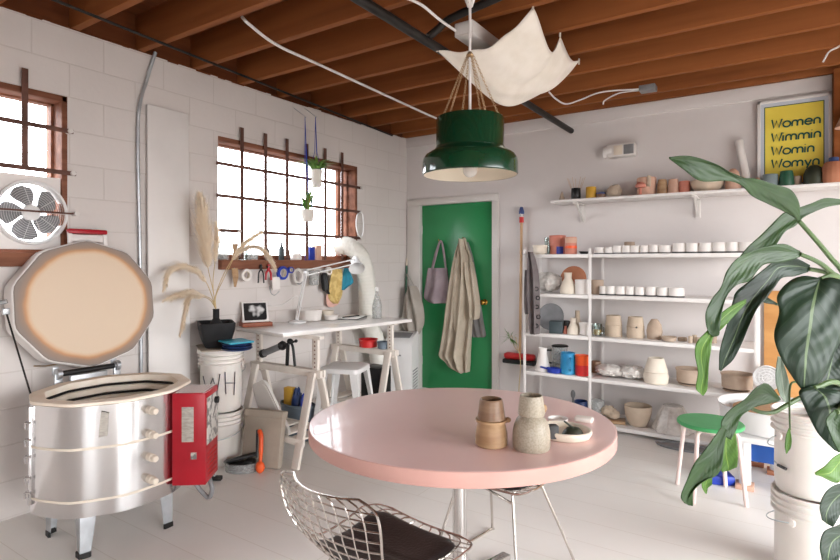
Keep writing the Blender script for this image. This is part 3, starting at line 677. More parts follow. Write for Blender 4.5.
# ------------------------------------------------------------------ work table by the wide window
ZT = .92
dk = thing('work_table_top', 'white rectangular work table top resting on two trestles under the wide window', 'table top', (-2.895, 2.667, 0), -.1385)
MB().box((-.625, 0, ZT-.026), (0, 1.337, ZT), .003).build('worktop', m_desk, dk)
def trestle(label, loc):
    t = thing('adjustable_trestle', label, 'trestle', loc, 0, 'white wooden trestles')
    for s_ in (1, -1): MB().box((-.37, s_*.017-.011+(.0), .60), (.37, s_*.017+.011, .65), .002).build('top_rail', m_wtim, t)
    for x in (-.30, .30):
        for s_ in (1, -1):
            MB().beam((x, s_*.035, .655-.02), (x, s_*.20, .0), .062, .024, up=(0, 1, .2), bevel=.002).build('leg', m_wtim, t)
        b = MB().box((x-.028, -.012, .585), (x+.028, .012, ZT-.05), .002)
        u = b.build('upright', m_wtim, t)
        h = MB()
        for k in range(7): h.cyl((x, -.0126, .67+k*.03), (x, .0126, .67+k*.03), .006, seg=10)
        h.build('peg_hole', m_oldwood, u)
    MB().box((-.36, -.024, ZT-.05), (.36, .024, ZT-.0275), .002).build('top_plate', m_wtim, t)
    for s_ in (1, -1): MB().box((-.34, s_*.158-.01, .15), (.34, s_*.158+.01, .195), .002).build('shelf_rail', m_wtim, t)
    for x in (-.25, -.08, .08, .25): MB().box((x-.055, -.148, .178), (x+.055, .148, .19), .002).build('shelf_slat', m_wtim, t)
    return t
trestle('white timber trestle carrying the table end beside the lettered buckets', (-3.085, 2.877, 0))
trestle('white timber trestle carrying the table end beside the white appliance', (-3.17, 3.89, 0))
# caulking gun on the near trestle
cg = thing('caulking_gun', 'black and grey caulking gun resting across the trestle rail', 'tool', P(275, 360, y=2.87))
yy = 2.865
a = P(262, 354, y=yy); b = P(281, 346, y=yy); c = P(290, 343, y=yy); a = Vector((a.x, yy, max(a.z, .68)))
MB().cyl(a, b, .025).build('barrel', m_grey, cg, world=True)
MB().cyl(a, a.lerp(b, .12), .031).build('end_cap', m_black, cg, world=True)
MB().tube([b, b.lerp(c, .25), b.lerp(c, .45)], [.033, .036, .02]).build('carriage', m_black, cg, world=True)
hh = MB(); q1 = P(287, 362, y=yy); q2 = P(295, 362, y=yy)
hh.beam(c+Vector((-.02, 0, 0)), (q1.x, yy, .652), .022, .02, bevel=.004); hh.tube(crom([c+Vector((.0, 0, .01)), c+Vector((.03, 0, -.03)), (q2.x, yy, .655)], 8), .010, 8)
hh.ball(c+Vector((.0, 0, .012)), (.028, .02, .022)); hh.tube([c, P(296, 341, y=yy)], .008); hh.ball(P(296, 341, y=yy), .013)
hh.build('handle', m_black, cg, world=True)
# things on the table
q = P(256, 326, z=ZT)
wbk = solo('wooden_block', 'reddish wooden block holding up a framed print on the work table', 'block', MB().box((-.06, -.115, 0), (.06, .115, .03), .004), m_block_wood, (q.x, q.y, ZT+.0005), -.45)
pf = thing('framed_print', 'small white framed black and white print leaning on the wooden block', 'framed print', (q.x-.0, q.y+.0, ZT+.031), 1.05)
Mx = Matrix.Rotation(-.42, 4, 'X')
MB().box((-.10, -.004, 0), (.10, .008, .17), .002, M=Mx).build('frame', m_white, pf); MB().box((-.086, -.0052, .014), (.086, -.0042, .156), M=Mx).build('print', m_photo, pf)
def at_table(px, py): return P(px, py, z=ZT)
q = at_table(312, 321)
tt = solo('clay_tub', 'wide pale clay-stained tub standing on the work table', 'tub', vessel([(.085, 0), (.095, .005), (.105, .085), (.108, .09)], .006, sx=1, sy=.8, seg=36), m_cup, (q.x-.04, q.y+.02, ZT+.0005), .3)
solo('clay_tub', 'small pale tub pushed up beside the wider clay-stained tub', 'tub', vessel([(.045, 0), (.055, .004), (.062, .07), (.065, .074)], .005), m_cream, (q.x-.005, q.y+.185, ZT+.0005))
solo('mixing_bowl', 'small white bowl in front of the clay tubs on the work table', 'bowl', vessel([(.03, 0), (.035, .003), (.06, .035), (.066, .045)], .004), m_cup, (q.x+.09, q.y+.14, ZT+.0005))
q = at_table(352, 318)
nt_ = thing('open_notebook', 'open white notebook with dark cover edge lying on the work table', 'notebook', (q.x, q.y, ZT), .4)
MB().box((-.10, -.15, .0005), (.10, .15, .006), .002).build('cover', m_black, nt_); MB().box((-.094, -.144, .006), (.094, .144, .016), .003).build('pages', m_ppaper, nt_)
MB().tube([(-.03, -.17, .022), (.06, .02, .022)], .005).build('pen', m_black, nt_)
solo('paper_sheet', 'loose sheet of white paper near the notebook on the work table', 'paper', MB().box((-.105, -.148, 0), (.105, .148, .0012)), m_ppaper, (q.x+.12, q.y-.30, ZT+.0005), -.25)
q = at_table(377, 318.5)
bo = thing('spray_bottle', 'tall clear plastic bottle standing near the table end', 'bottle', (q.x, q.y, ZT+.0005))
vessel([(.034, 0), (.042, .004), (.043, .11), (.036, .15), (.018, .21), (.014, .225), (.014, .245)], .003).build('body', m_plastic_clear, bo)
solidrev([(.016, .24), (.016, .272), (.013, .276)]).build('cap', m_appl, bo)
# desk lamp with folding arms
lm = thing('desk_lamp', 'white folding-arm desk lamp reaching along under the window sill', 'lamp', P(297, 323, z=ZT))
B0 = P(297, 323, z=ZT); E1 = P(306, 273, x=-3.36); E2 = P(353, 262, x=-3.34); SH = P(358, 270, x=-3.32)
solidrev([(.07, 0), (.075, .004), (.075, .014), (.05, .022), (.015, .026), (.012, .05)], B0).build('base', m_appl, lm, world=True)
for dx in (-.012, .012):
    MB().tube([B0+Vector((dx, 0, .04)), E1+Vector((dx, 0, 0))], .006, 8).build('lower_arm', m_appl, lm, world=True)
    MB().tube([E1+Vector((dx, 0, dx*2)), E2+Vector((dx, 0, dx*2))], .006, 8).build('upper_arm', m_appl, lm, world=True)
MB().tube([E1+Vector((0, .02, .02)), E1.lerp(E2, .85)+Vector((0, 0, .022))], .0035, 6).build('spring', m_copper, lm, world=True)
for e_ in (E1, E2): MB().cyl(e_+Vector((-.02, 0, 0)), e_+Vector((.02, 0, 0)), .013, seg=12).build('joint', m_appl, lm, world=True)
axm = (Vector((.55, -.5, -.65))).normalized().to_track_quat('Z', 'Y').to_matrix().to_4x4(); axm.translation = E2+Vector((.01, .03, .0))
MB().lathe([(.0, -.05), (.03, -.05), (.036, -.03), (.042, .02), (.075, .09), (.0735, .091), (.04, .022), (.03, -.02), (0, -.02)], seg=28, ax=axm).build('lamp_shade', m_appl, lm, world=True)
# portable cooler and its duct
ac = thing('portable_air_cooler', 'white floor-standing appliance with a sloping top beside the green door', 'appliance', (*P(402, 380, d=5.52).xy, 0), math.atan2(.35, .94))
prf = [(-.15, .02), (.15, .02), (.155, .05), (.15, .70), (.12, .715), (-.10, .665), (-.15, .60)]
MB().prism([(-p[0], p[1]) for p in prf], (.135, 0, 0), (0, -1, 0), (0, 0, 1), .27).build('body', m_appl, ac, angle=50)
MB().box((-.03, -.1535, .50), (.03, -.151, .515), .0008).build('badge', m_grey, ac)
Mt = Matrix.Translation((0, -.10, .665)) @ Matrix.Rotation(.222, 4, 'X')
MB().box((-.10, .02, .0), (.10, .17, .004), .001, M=Mt).build('control_panel', m_grey, ac)
gr_ = MB()
for k in range(9): gr_.box((.134, -.1, .1+k*.03), (.1375, .1, .112+k*.03))
gr_.build('side_grille', m_grey, ac, smooth=False)
for x in (-.1, .1):
    for y in (-.1, .1): MB().cyl((x, y, 0), (x, y, .021), .02, seg=12).build('castor', m_black, ac)
dpts = [P(338, 247, x=LW-.04), P(348, 246, x=LW+.07), P(360, 256, x=LW+.16), P(366, 276, x=LW+.20), P(367.5, 300, x=LW+.20), P(368, 322, x=LW+.20), Vector((-3.36, 4.30, .66)), Vector((-3.36, 4.36, .42))]
dc = crom(dpts, 22); dl = thing('exhaust_duct', 'thick ribbed white exhaust duct curving from the window down to the appliance', 'duct', dc[-1])
MB().tube(dc, [.086+.0025*math.sin(i*2.1) for i in range(len(dc))], 22).build('hose', m_duct, dl, world=True, angle=60)
fq = P(341, 254, x=LW+.0)
# white steel stool
st = thing('metal_stool', 'white sheet-metal stool tucked under the work table', 'stool', (-2.955, 3.39, 0), .35)
MB().loft([rrect(.15, .15, .585, .05), rrect(.163, .163, .578, .05), rrect(.168, .168, .545, .05), rrect(.163, .163, .545, .05), rrect(.158, .158, .574, .05), rrect(.13, .13, .580, .05)]).build('seat', m_appl, st)
for sx in (1, -1):
    for sy in (1, -1):
        w = MB(); rings = []
        for z, o, wd in ((.57, .150, .062), (.35, .175, .045), (.0, .215, .026)):
            p = Vector((sx*o, sy*o, z)); e1 = p+Vector((-sx*wd, 0, 0)); e2 = p+Vector((0, -sy*wd, 0)); i_ = Vector((-sx*.005, -sy*.005, 0))
            rings.append([e1, p, e2, e2+Vector((-sx*.006, 0, 0)), p+i_*1.4, e1+Vector((0, -sy*.006, 0))])
        w.loft(rings).build('leg', m_appl, st)
for (a_, b_) in (((.186, .186), (-.186, .186)), ((.186, -.186), (-.186, -.186)), ((.186, .186), (.186, -.186)), ((-.186, .186), (-.186, -.186))):
    MB().beam((*a_, .22), (*b_, .22), .004, .03).build('stretcher', m_appl, st)
# bowls on the far trestle rail
def on_rail(px): 
    return P(px, 345, y=3.80)
q = on_rail(370)
solo('plastic_bowl', 'red plastic bowl balanced on the far trestle rail', 'bowl', vessel([(.045, 0), (.05, .003), (.085, .07), (.09, .075)], .004), m_redp, (-3.12, 3.89, .6505))
solo('plastic_cup', 'grey-blue cup standing beside the red bowl on the trestle', 'cup', vessel([(.035, 0), (.04, .003), (.052, .06), (.054, .065)], .004), m_binp, (-2.955, 3.89, .6505))
# clutter under the table
solo('storage_bin', 'grey-blue storage bin of tools under the work table', 'bin', vessel([(.20, 0), (.215, .01), (.235, .26), (.25, .265), (.25, .28)], .005, sx=.72, sy=.36, seg=4*8), m_binp, (-3.27, 3.17, 0.0005))
bz = .02
solo('toolbox', 'yellow and black tool case sticking up from the storage bin', 'case', MB().box((-.045, -.03, 0), (.045, .03, .38), .012), m_yellow, (-3.36, 3.17, bz), .1)
solo('cloth_bundle', 'crumpled cobalt blue bag stuffed in the storage bin', 'bag', MB().ball((0, 0, .17), (.055, .045, .17), 24, jit=.12, rnd=random.Random(4)), m_blue, (-3.185, 3.17, bz), .2)
solo('cloth_bundle', 'dark navy cloth bundle stuffed in the storage bin', 'cloth', MB().ball((0, 0, .19), (.045, .045, .19), 24, jit=.12, rnd=random.Random(5)), m_navy, (-3.275, 3.17, bz), .2)
# rounded white lid leaning against the bin
wl_ = thing('plastic_board', 'rounded off-white plastic panel leaning under the table above the grey board', 'board', (-3.13, 2.735, 0))
ca = P(251, 385, y=2.735); cb_ = P(264, 379, y=2.735); cc = P(284, 414, y=2.735); cd = P(262, 420, y=2.735)
def rpoly(c, r=.3, n=4):
    out = []
    for i in range(len(c)):
        a_, b_, d_ = c[i-1], c[i], c[(i+1) % len(c)]
        p_, q_ = b_.lerp(a_, r), b_.lerp(d_, r)
        for k in range(n+1):
            t = k/n; out.append(p_*(1-t)**2+b_*2*t*(1-t)+q_*t*t)
    return out
dn = (cd-ca).normalized()*.26
o_ = rpoly([ca, cb_, cc+dn*.6, cd+dn*.6], .2)
MB().loft([[p for p in o_], [p+Vector((0, .022, 0)) for p in o_]]).build('panel', m_trim, wl_, world=True)
i_ = [p.lerp(sum(o_, Vector())/len(o_), .15)+Vector((0, -.004, 0)) for p in o_]
MB().loft([i_, [p+Vector((0, .005, 0)) for p in i_]]).build('raised_field', m_trim, wl_, world=True)
# grey flat case in front
gb = thing('drawing_board', 'flat grey-beige case standing on edge under the table', 'case', (-3.015, 2.58, 0), .28)
Mb = Matrix.Rotation(-.16, 4, 'X')
MB().box((-.15, -.03, .002), (.15, .03, .375), .012, M=Mb).build('case', m_foam, gb); MB().box((-.155, -.036, .335), (.155, .036, .385), .008, M=Mb).build('rim', m_foam, gb)
ot = thing('hand_tool', 'orange and black hand tool propped against the grey case', 'tool', P(259, 459, z=0))
oy = 2.495; k0 = P(260, 455, y=oy); k1 = P(261, 436, y=oy+.03); k2 = P(259, 430, y=oy+.04)
k0.z = .042
MB().ball(k0, (.032, .03, .04)).build('head', m_orange, ot, world=True)
MB().tube(crom([k0, k0.lerp(k1, .5)+Vector((.004, 0, 0)), k1, k2], 6), [.012]*6+[.015]*6+[.016]*6+[.008], 10).build('grip', m_orange, ot, world=True)
MB().tube(crom([k0.lerp(k1, .3)+Vector((-.02, -.012, 0)), k0.lerp(k1, .75)+Vector((-.024, -.012, 0)), k2+Vector((-.004, -.012, .005))], 6), .008, 8).build('trigger_bar', m_black, ot, world=True)
tr = thing('tool_tray', 'clear plastic tray with black tools on the floor by the bucket', 'tray', (P(243, 467, z=0).x+.045, P(243, 467, z=0).y-.045, 0), .55)
vessel([(.09, 0), (.10, .004), (.118, .06), (.124, .065)], .003, sx=1, sy=.72, seg=28).build('body', m_plastic_clear, tr)
MB().box((-.08, -.05, .006), (.03, .04, .06), .012).box((.02, -.04, .006), (.085, .045, .075), .015).beam((-.10, -.02, .066), (.09, .05, .10), .05, .018, bevel=.006).build('black_tools', m_black, tr)
# under the far trestle
solo('storage_box', 'small black box on the lower slats of the far trestle', 'box', MB().box((-.10, -.09, 0), (.10, .09, .30), .006), m_black, (-3.03, 3.89, .1905))
rn = random.Random(11)
for k, (lab, mm, w, d_, h) in enumerate((('lowest grey book of the pile beneath the far trestle', m_foam, .24, .18, .03), ('reddish-brown book in the pile beneath the far trestle', m_block_wood, .22, .17, .025), ('topmost white book of the pile beneath the far trestle', m_ppaper, .21, .16, .03))):
    solo('book', lab, 'book', MB().box((-w/2, -d_/2, 0), (w/2, d_/2, h), .002), mm, (-2.95, 3.50+.0*k, .0005+[0, .0305, .056][k]), rn.uniform(-.3, .3), group='books under the table')
solo('paint_tub', 'grey lidded tub standing on the floor under the table', 'tub', solidrev([(.10, 0), (.105, .005), (.115, .17), (.122, .172), (.122, .195), (.11, .2)]), m_cup, (-3.36, 3.56, .0005))
# ------------------------------------------------------------------ on the window sill
SZ = 1.4375; SX = LW-.035
def sill_item(name, label, cat, px, mk, mm, dx=0, **k):
    p = P(px, 261, x=SX+dx); return solo(name, label, cat, mk, mm, (SX+dx, p.y, SZ), **k)
sb = lambda r, h, nr=.3: solidrev([(r*.9, 0), (r, .004), (r, h*.6), (r*nr*1.3, h*.8), (r*nr, h*.86), (r*nr, h)], seg=20)
sill_item('glass_bottle', 'cloudy glass bottle at the sill end nearest the pampas plumes', 'bottle', 222.5, vessel([(.04, 0), (.048, .004), (.046, .13), (.016, .19), (.014, .23)], .003, seg=20), m_plastic_clear)
sill_item('small_vase', 'tan vase with a flared top on the window sill', 'vase', 235, vessel([(.022, 0), (.026, .003), (.014, .07), (.026, .125)], .003, seg=20), m_tan)
sill_item('glass_jar', 'grey square glass jar on the sill next to the tan vase', 'jar', 243, vessel([(.03, 0), (.034, .003), (.034, .07), (.03, .075)], .003, seg=20), m_glass)
sill_item('glass_jar', 'wider blue-grey glass jar further along the window sill', 'jar', 252, vessel([(.042, 0), (.046, .003), (.046, .075), (.042, .08)], .003, seg=20), m_plastic_clear)
sill_item('glue_bottle', 'short dark conical bottle on the sill by the plume tip', 'bottle', 267, sb(.024, .12), m_pipe)
sill_item('glue_bottle', 'dark slim bottle on the sill above the blue tape', 'bottle', 281.5, sb(.024, .155), m_tealbox)
sill_item('small_cup', 'squat white cup on the window sill', 'cup', 296, vessel([(.04, 0), (.05, .004), (.05, .05), (.048, .055)], .004, seg=20), m_cup)
sill_item('glue_bottle', 'thin brown bottle near the middle of the window sill', 'bottle', 288, sb(.016, .12), m_rust)
sill_item('carton', 'upright cobalt blue carton on the window sill', 'carton', 310, MB().box((-.03, -.034, 0), (.03, .034, .12), .003), m_blue)
sill_item('carton', 'upright pale tan carton beside the blue one on the sill', 'carton', 317, MB().box((-.03, -.034, 0), (.03, .034, .14), .003), m_peach)
# ------------------------------------------------------------------ hung along the sill edge
HX = LW+.062
def nail(t, p): MB().tube([(LW+.046, p.y, p.z), (HX+.012, p.y, p.z), (HX+.014, p.y, p.z+.006)], .002, 6).build('hook', m_galv, t, world=True)
def ringroll(name, label, px, py, rpx, mm, w=.024, inner=.62):
    c = P(px, py, x=HX); s_ = dep(c)/FPX; R_ = rpx*s_; t = thing(name, label, 'tape', (HX, c.y, c.z), 0)
    MB().lathe([(R_*inner, -w/2), (R_, -w/2), (R_, w/2), (R_*inner, w/2), (R_*inner, -w/2)], c, 28, ax=RX).build('roll', mm, t, world=True)
    MB().lathe([(R_*inner-.004, -w/2-.001), (R_*inner, -w/2-.001), (R_*inner, w/2+.001), (R_*inner-.004, w/2+.001), (R_*inner-.004, -w/2-.001)], c, 28, ax=RX).build('core', m_cream, t, world=True)
    nail(t, Vector((HX, c.y, c.z+R_*inner-.004-.0045))); return t
ringroll('tape_roll', 'roll of grey-white tape hung below the sill by the black pliers', 246, 275, 6.2, m_cup)
ringroll('tape_roll', 'large roll of blue tape hung below the window sill', 282.5, 273, 6.8, m_blue)
ringroll('tape_roll', 'small roll of blue tape hung beside the large blue roll', 290.5, 270, 3.3, m_blue)
ringroll('tape_roll', 'white tape roll hung above the patterned cloth', 328.5, 271, 4.2, m_cup)
def hung(name, label, cat, px, py): 
    c = P(px, py, x=HX); t = thing(name, label, cat, (HX, c.y, c.z)); nail(t, c); return t
def pl3(*pts, x=HX): return [P(a, b, x=x) for a, b in pts]
t = hung('palette_knife', 'tan wooden spatula hung below the sill nearest the pampas', 'tool', 233.5, 268.5)
o_ = pl3((231, 268), (237.5, 268), (238, 277), (235.6, 287), (234, 287), (232.5, 277))
MB().loft([o_, [p+Vector((.006, 0, 0)) for p in o_]]).build('blade', m_tan, t, world=True)
for nm, lab, x0_, mm in (('pliers', 'black-handled pliers hung open below the window sill', 261, m_black), ('pliers', 'red-handled pliers hung below the window sill', 268.5, m_red)):
    t = hung(nm, lab, 'pliers', x0_, 267)
    for s_ in (-1, 1):
        MB().tube(crom(pl3((x0_+s_*.6, 264.5), (x0_-s_*.3, 268.5), (x0_+s_*2.2, 273), (x0_+s_*2.8, 283 if mm is m_black else 280)), 6), .006 if mm is m_black else .009, 8).build('handle', mm, t, world=True)
    MB().ball(P(x0_, 267, x=HX), (.008, .016, .018), 12).build('jaw', m_pipe, t, world=True)
t = hung('wire_cutter', 'white plastic-handled wire tool hung under the red pliers', 'tool', 275, 276)
o_ = pl3((271.5, 277), (279, 277), (279.5, 289), (272, 290)); MB().loft([o_, [p+Vector((.01, 0, 0)) for p in o_]]).build('body', m_cup, t, world=True)
MB().tube(crom(pl3((269.5, 286), (271, 293), (275, 295), (279.5, 291)), 6), .003, 6).build('wire', m_galv, t, world=True)
t = hung('tape_dispenser', 'white oval clamp hung below the sill beside the small blue roll', 'clamp', 298, 268.5)
MB().tube(crom(pl3((298, 269), (294.6, 273), (295.5, 280.5), (298.5, 282.5), (301.5, 280), (302, 273), (298, 269)), 6), .012, 8).build('bow', m_cup, t, world=True)
MB().tube(crom(pl3((295.5, 277), (296.5, 282), (300, 283.5), (302, 279)), 6), .010, 8).build('jaw', m_grey, t, world=True)
t = hung('plastic_tumbler', 'cloudy plastic tumbler hung below the window sill', 'tumbler', 311.5, 269.5)
c = P(311.5, 277, x=HX+.01); vessel([(.040, -.07), (.042, -.066), (.05, .055), (.052, .06)], .003, c=c+Vector((.03, 0, 0))).build('body', m_plastic_clear, t, world=True)
t = hung('work_glove', 'black glove hung below the sill next to the patterned cloth', 'glove', 324, 273)
o_ = drape([(273, 321.5, 325.5), (277, 320.5, 327), (285, 321, 328.5), (290, 322, 328.5), (292, 325, 328), (294, 327, 327.8)], HX-.008, .03, folds=2, axis='x', sgn=1, n=14, seed=3); o_.build('glove', m_black, t, world=True)
for nm, lab, rows, mm, sd, dp, ax_ in (('patterned_cloth', 'yellow patterned cloth hung below the window sill', [(269, 331.5, 341), (276, 330.5, 342), (288, 328.5, 342), (296, 328, 341), (301, 330, 338), (303.5, 333, 336)], m_clothy, 5, .035, 0),
        ('teal_cloth', 'teal cloth hung below the sill beside the desk lamp head', [(268, 344, 347), (274, 342.5, 349.5), (282, 341, 352), (287, 340.5, 346), (290, 340.5, 342)], m_teal, 6, .03, .012),
        ('pink_cloth', 'pale pink cloth showing below the patterned cloth', [(290, 327, 338), (298, 326, 340), (304, 326.5, 338), (307, 328, 333)], m_pinkcloth, 7, .008, -.010)):
    t = hung(nm, lab, 'cloth', (rows[0][1]+rows[0][2])/2, rows[0][0]+1)
    drape(rows, HX-.004+ax_, dp, folds=2.5, axis='x', sgn=1, n=16, seed=sd).build('cloth', mm, t, world=True)
# cable loop on the wall under the sill
tag(MB().tube(crom([P(a, b, x=LW+.006) for a, b in ((262, 300), (272, 306), (284, 304), (297, 296), (302, 308), (309, 318))], 8), .0035, 6).build('wall_cable', m_white), 'white cable looped on the wall below the hanging tools', 'cable')
# ------------------------------------------------------------------ two hanging planters
def hanging(name, label, px, ptop, pz, x, hook, cordm, r, h, seed, spiky):
    c = P(px, pz, x=x); hk = P(hook[0], hook[1], x=x)
    t = thing(name, label, 'hanging plant', c)
    vessel([(r*.72, 0), (r*.78, .004), (r*.95, h*.75), (r, h)], .005, c=c).build('pot', m_ceram, t, world=True)
    rn = random.Random(seed); k = Vector((hk.x, c.y, CZ-.0)) if hook[1] < 0 else Vector((hk.x, hk.y, hk.z))
    for a in (0, 2.1, 4.2): MB().tube([c+Vector((r*math.cos(a), r*math.sin(a), h-.002)), c.lerp(k, .5)+Vector((.012*math.cos(a), .012*math.sin(a), 0)), k], .0025, 5).build('cord', cordm, t, world=True)
    MB().tube([k+Vector((LW+.004-x, 0, .10)), k+Vector((-.01, 0, .012)), k+Vector((.010, 0, -.008)), k+Vector((.012, 0, .006))], .0025, 6).build('hook', m_galv, t, world=True)
    lf_ = MB()
    for i in range(80 if not spiky else 22):
        a = rn.uniform(0, 6.28); L_ = rn.uniform(.08, .19) if not spiky else rn.uniform(.14, .26); sp_ = rn.uniform(.25, .95) if not spiky else rn.uniform(.1, .5)
        d_ = Vector((math.cos(a)*sp_, math.sin(a)*sp_, 1)).normalized(); w = Vector((-math.sin(a), math.cos(a), 0))*(.014 if not spiky else .007)
        b_ = c+Vector((math.cos(a)*r*.5, math.sin(a)*r*.5, h-.012)); m_ = b_+d_*L_*.55; e_ = b_+d_*L_+Vector((math.cos(a), math.sin(a), -.9 if not spiky else -.3))*L_*.35
        up_ = d_.cross(w).normalized()*.004
        lf_.add([b_-w*.25, b_+w*.25, m_+w, m_-w, e_, m_+up_], [(0, 1, 5), (1, 2, 5), (2, 4, 5), (4, 3, 5), (3, 0, 5)])
    stuff(lf_.build('foliage', m_leaf2, t, world=True, fixn=False))
    return t
hanging('hanging_planter', 'taller cream planter with bushy leaves hung on blue cords before the window', 316.5, 165, 187, LW+.14, (315.5, 117), m_blue, .052, .15, 1, False)
hanging('hanging_planter', 'lower cream planter with spiky leaves hung before the window', 307.5, 205, 221.5, LW+.14, (305, 117), m_blue, .058, .10, 2, True)
tg_ = tag(MB().tube(crom([P(a, b, x=LW+.05) for a, b in ((360.5, 212), (357, 216), (356.3, 226), (358, 234), (361, 237), (363, 232), (363.6, 222), (362.6, 214), (360.5, 212))], 6), .006, 8).build('plastic_loop', m_appl), 'white plastic loop hung from the end of the wide window grille', 'loop')
# ------------------------------------------------------------------ overhead
tag(MB().tube([(-1.67, -2.6, 2.663), (-1.67, BW-.002, 2.663)], .026, 14).build('ceiling_pipe', m_pipe), 'black pipe running under the joists to the back wall', 'pipe')
j = P(436, 40, z=2.663)
tag(MB().tube(crom([(-1.67, j.y, 2.69), (-1.63, j.y+.04, 2.74), (-1.55, j.y+.05, 2.785), (-1.2, j.y-.02, 2.795), (-.3, j.y-.25, 2.79), (.4, j.y-.3, 2.79)], 8), .022, 12).build('branch_pipe', m_pipe), 'black branch pipe rising from the ceiling pipe over the canvas', 'pipe')
tag(MB().tube([(-3.10, -.2, 2.808), (-3.21, 1.35, 2.805), (-3.555, 4.85, 2.80)], .009, 8).build('steel_rod', m_pipe), 'thin dark steel rod strung under the joists near the block wall', 'rod')
cb = [P(242, 17, z=2.86), P(250, 25, z=2.812), P(277, 45, z=2.811), P(320, 65, z=2.811), P(420, 111, z=2.811), P(440, 120, z=2.811)]
tag(MB().tube(crom(cb, 8), .0095, 8).build('armoured_cable', m_white), 'white cable running across the joists behind the green lamp', 'cable')
tag(MB().tube(crom([P(395, -6, z=2.86), P(420, 4, z=2.80), P(440, 20, z=2.76), P(459, 33, z=2.76)], 8), .008, 8).build('ceiling_cable', m_white), 'white cable dropping into the white ceiling junction box', 'cable')
jb = thing('junction_box', 'long white metal junction box fixed below the joists behind the lamp cord', 'junction box', (-1.525, 2.94, 2.72))
MB().box((-.06, -.17, 0), (.06, .19, .08), .006).build('housing', m_trim, jb); MB().box((-.052, -.172, .01), (.052, -.168, .07), .003).build('end_plate', m_white, jb); MB().box((-.02, -.03, .08), (.02, .03, .103)).build('mount', m_trim, jb)
bx_ = P(648, 89, z=2.80)
sb_ = thing('ceiling_socket', 'small grey electrical box on the joists above the emergency light', 'electrical box', bx_)
MB().box((-.06, -.05, -.02), (.06, .05, .025), .004).build('box', m_grey, sb_)
MB().tube(crom([(-.06, 0, 0), (-.22, .0, .005), (-.34, .02, -.03), (-.36, .03, -.06)], 8), .006, 6).build('lead', m_white, sb_)
tag(MB().tube(crom([P(549, 92, z=2.76), P(556, 99, z=2.74), P(566, 104, z=2.74), P(580, 100, z=2.77), P(602, 92, z=2.80), P(640, 89, z=2.80)], 8), .007, 6).build('ceiling_cable', m_white), 'white cable looping from the canvas to the grey electrical box', 'cable')
tag(MB().tube(crom([P(823, 62, z=2.72), P(829, 52, z=2.78), P(838, 47, z=2.81), P(850, 40, z=2.81)], 8), .006, 6).build('ceiling_cable', m_white), 'short white cable hanging by the timber post', 'cable')
# canvas slung like a hammock
cA, cB, cC, cD, cE = P(437, 50, z=2.645), P(533, 9, z=2.81), P(560, 35, z=2.81), P(579, 63, z=2.81), P(450, 80, z=2.645)
cE = Vector((-1.66, 3.72, 2.645))
def canvas(u, v):
    L_ = cA.lerp(cE, v)
    if v < .45: R_ = cB.lerp(cC, v/.45); rs = .135*math.sin(PI*(v/.45)**1.5)
    else: R_ = cC.lerp(cD, (v-.45)/.55); rs = .05*math.sin(PI*(v-.45)/.55)
    ls = .11*math.sin(PI*v)
    p = L_.lerp(R_, u); sag = .10*(1-v)**2+.10*v*v+.90*v*(1-v)*.95
    z = p.z-(1-u)**2*ls*1.0-u**2.5*rs-sag*(4*u*(1-u))**.8*.82
    z += .010*math.sin(9*u+5*v)+.006*math.sin(21*u-13*v)
    bx = .05*math.sin(PI*v)*(u < .5)*(1-2*u)
    return (p.x+bx, p.y+.03*math.sin(PI*u)*(1-2*v), z)
cv = thing('hanging_canvas', 'cream canvas sheet slung under the ceiling like a hammock', 'cloth', (-1.4, 3.2, 2.5))
MB().grid(canvas, 44, 44).build('sheet', m_linen, cv, world=True, solid=.004, angle=80)
for q in (cA, cB, cC, cD, cE): MB().tube([q+Vector((0, 0, -.01)), q+Vector((.0, .0, .03))], .006, 6).build('tie', m_linen, cv, world=True)
# pendant lamp
PL = P(470, 170, d=2.35); PX, PY = PL.x, PL.y
pn = thing('pendant_lamp', 'glossy dark green stepped metal pendant lamp hung over the pink table', 'lamp', (PX, PY, 1.79))
o_ = [(.198, 0), (.203, .004), (.203, .05), (.200, .068), (.190, .084), (.172, .096), (.158, .104), (.148, .112), (.1445, .122), (.1445, .238), (.141, .243)]
i_ = [(.136, .238), (.139, .232), (.139, .12), (.15, .102), (.178, .088), (.192, .07), (.197, .05), (.197, .003)]
MB().lathe(o_+i_[:3]+[(.139, .12)], seg=64).build('shade', m_lampg, pn)
MB().lathe([(.1985, .001)]+list(reversed([(r-.001, z-.001) for r, z in i_[3:]]))[0:0]+[(.1965, .003), (.1965, .05), (.191, .07), (.177, .087), (.149, .101), (.1385, .12), (.1385, .21), (.03, .215), (.03, .218), (.1388, .214)], seg=64).build('inner_reflector', m_lampin, pn)
for z in (.1125,): MB().lathe([(.1475, z-.003), (.150, z), (.1475, z+.003)], seg=64).build('seam_bead', m_lampg, pn)
bl_ = MB().ball((0, 0, .022), (.031, .031, .031), 20); bl_.lathe([(.022, .042), (.014, .07), (.014, .10)], seg=16); bl_.build('bulb', m_bulb, pn)
MB().cyl((0, 0, .10), (0, 0, .216), .021, seg=20).build('bulb_holder', m_cream, pn)
zt_ = 2.70-1.79+.1
MB().tube([(0, 0, .216), (0, 0, zt_)], .006, 8).build('cord', m_white, pn)
gz = 2.305-1.79
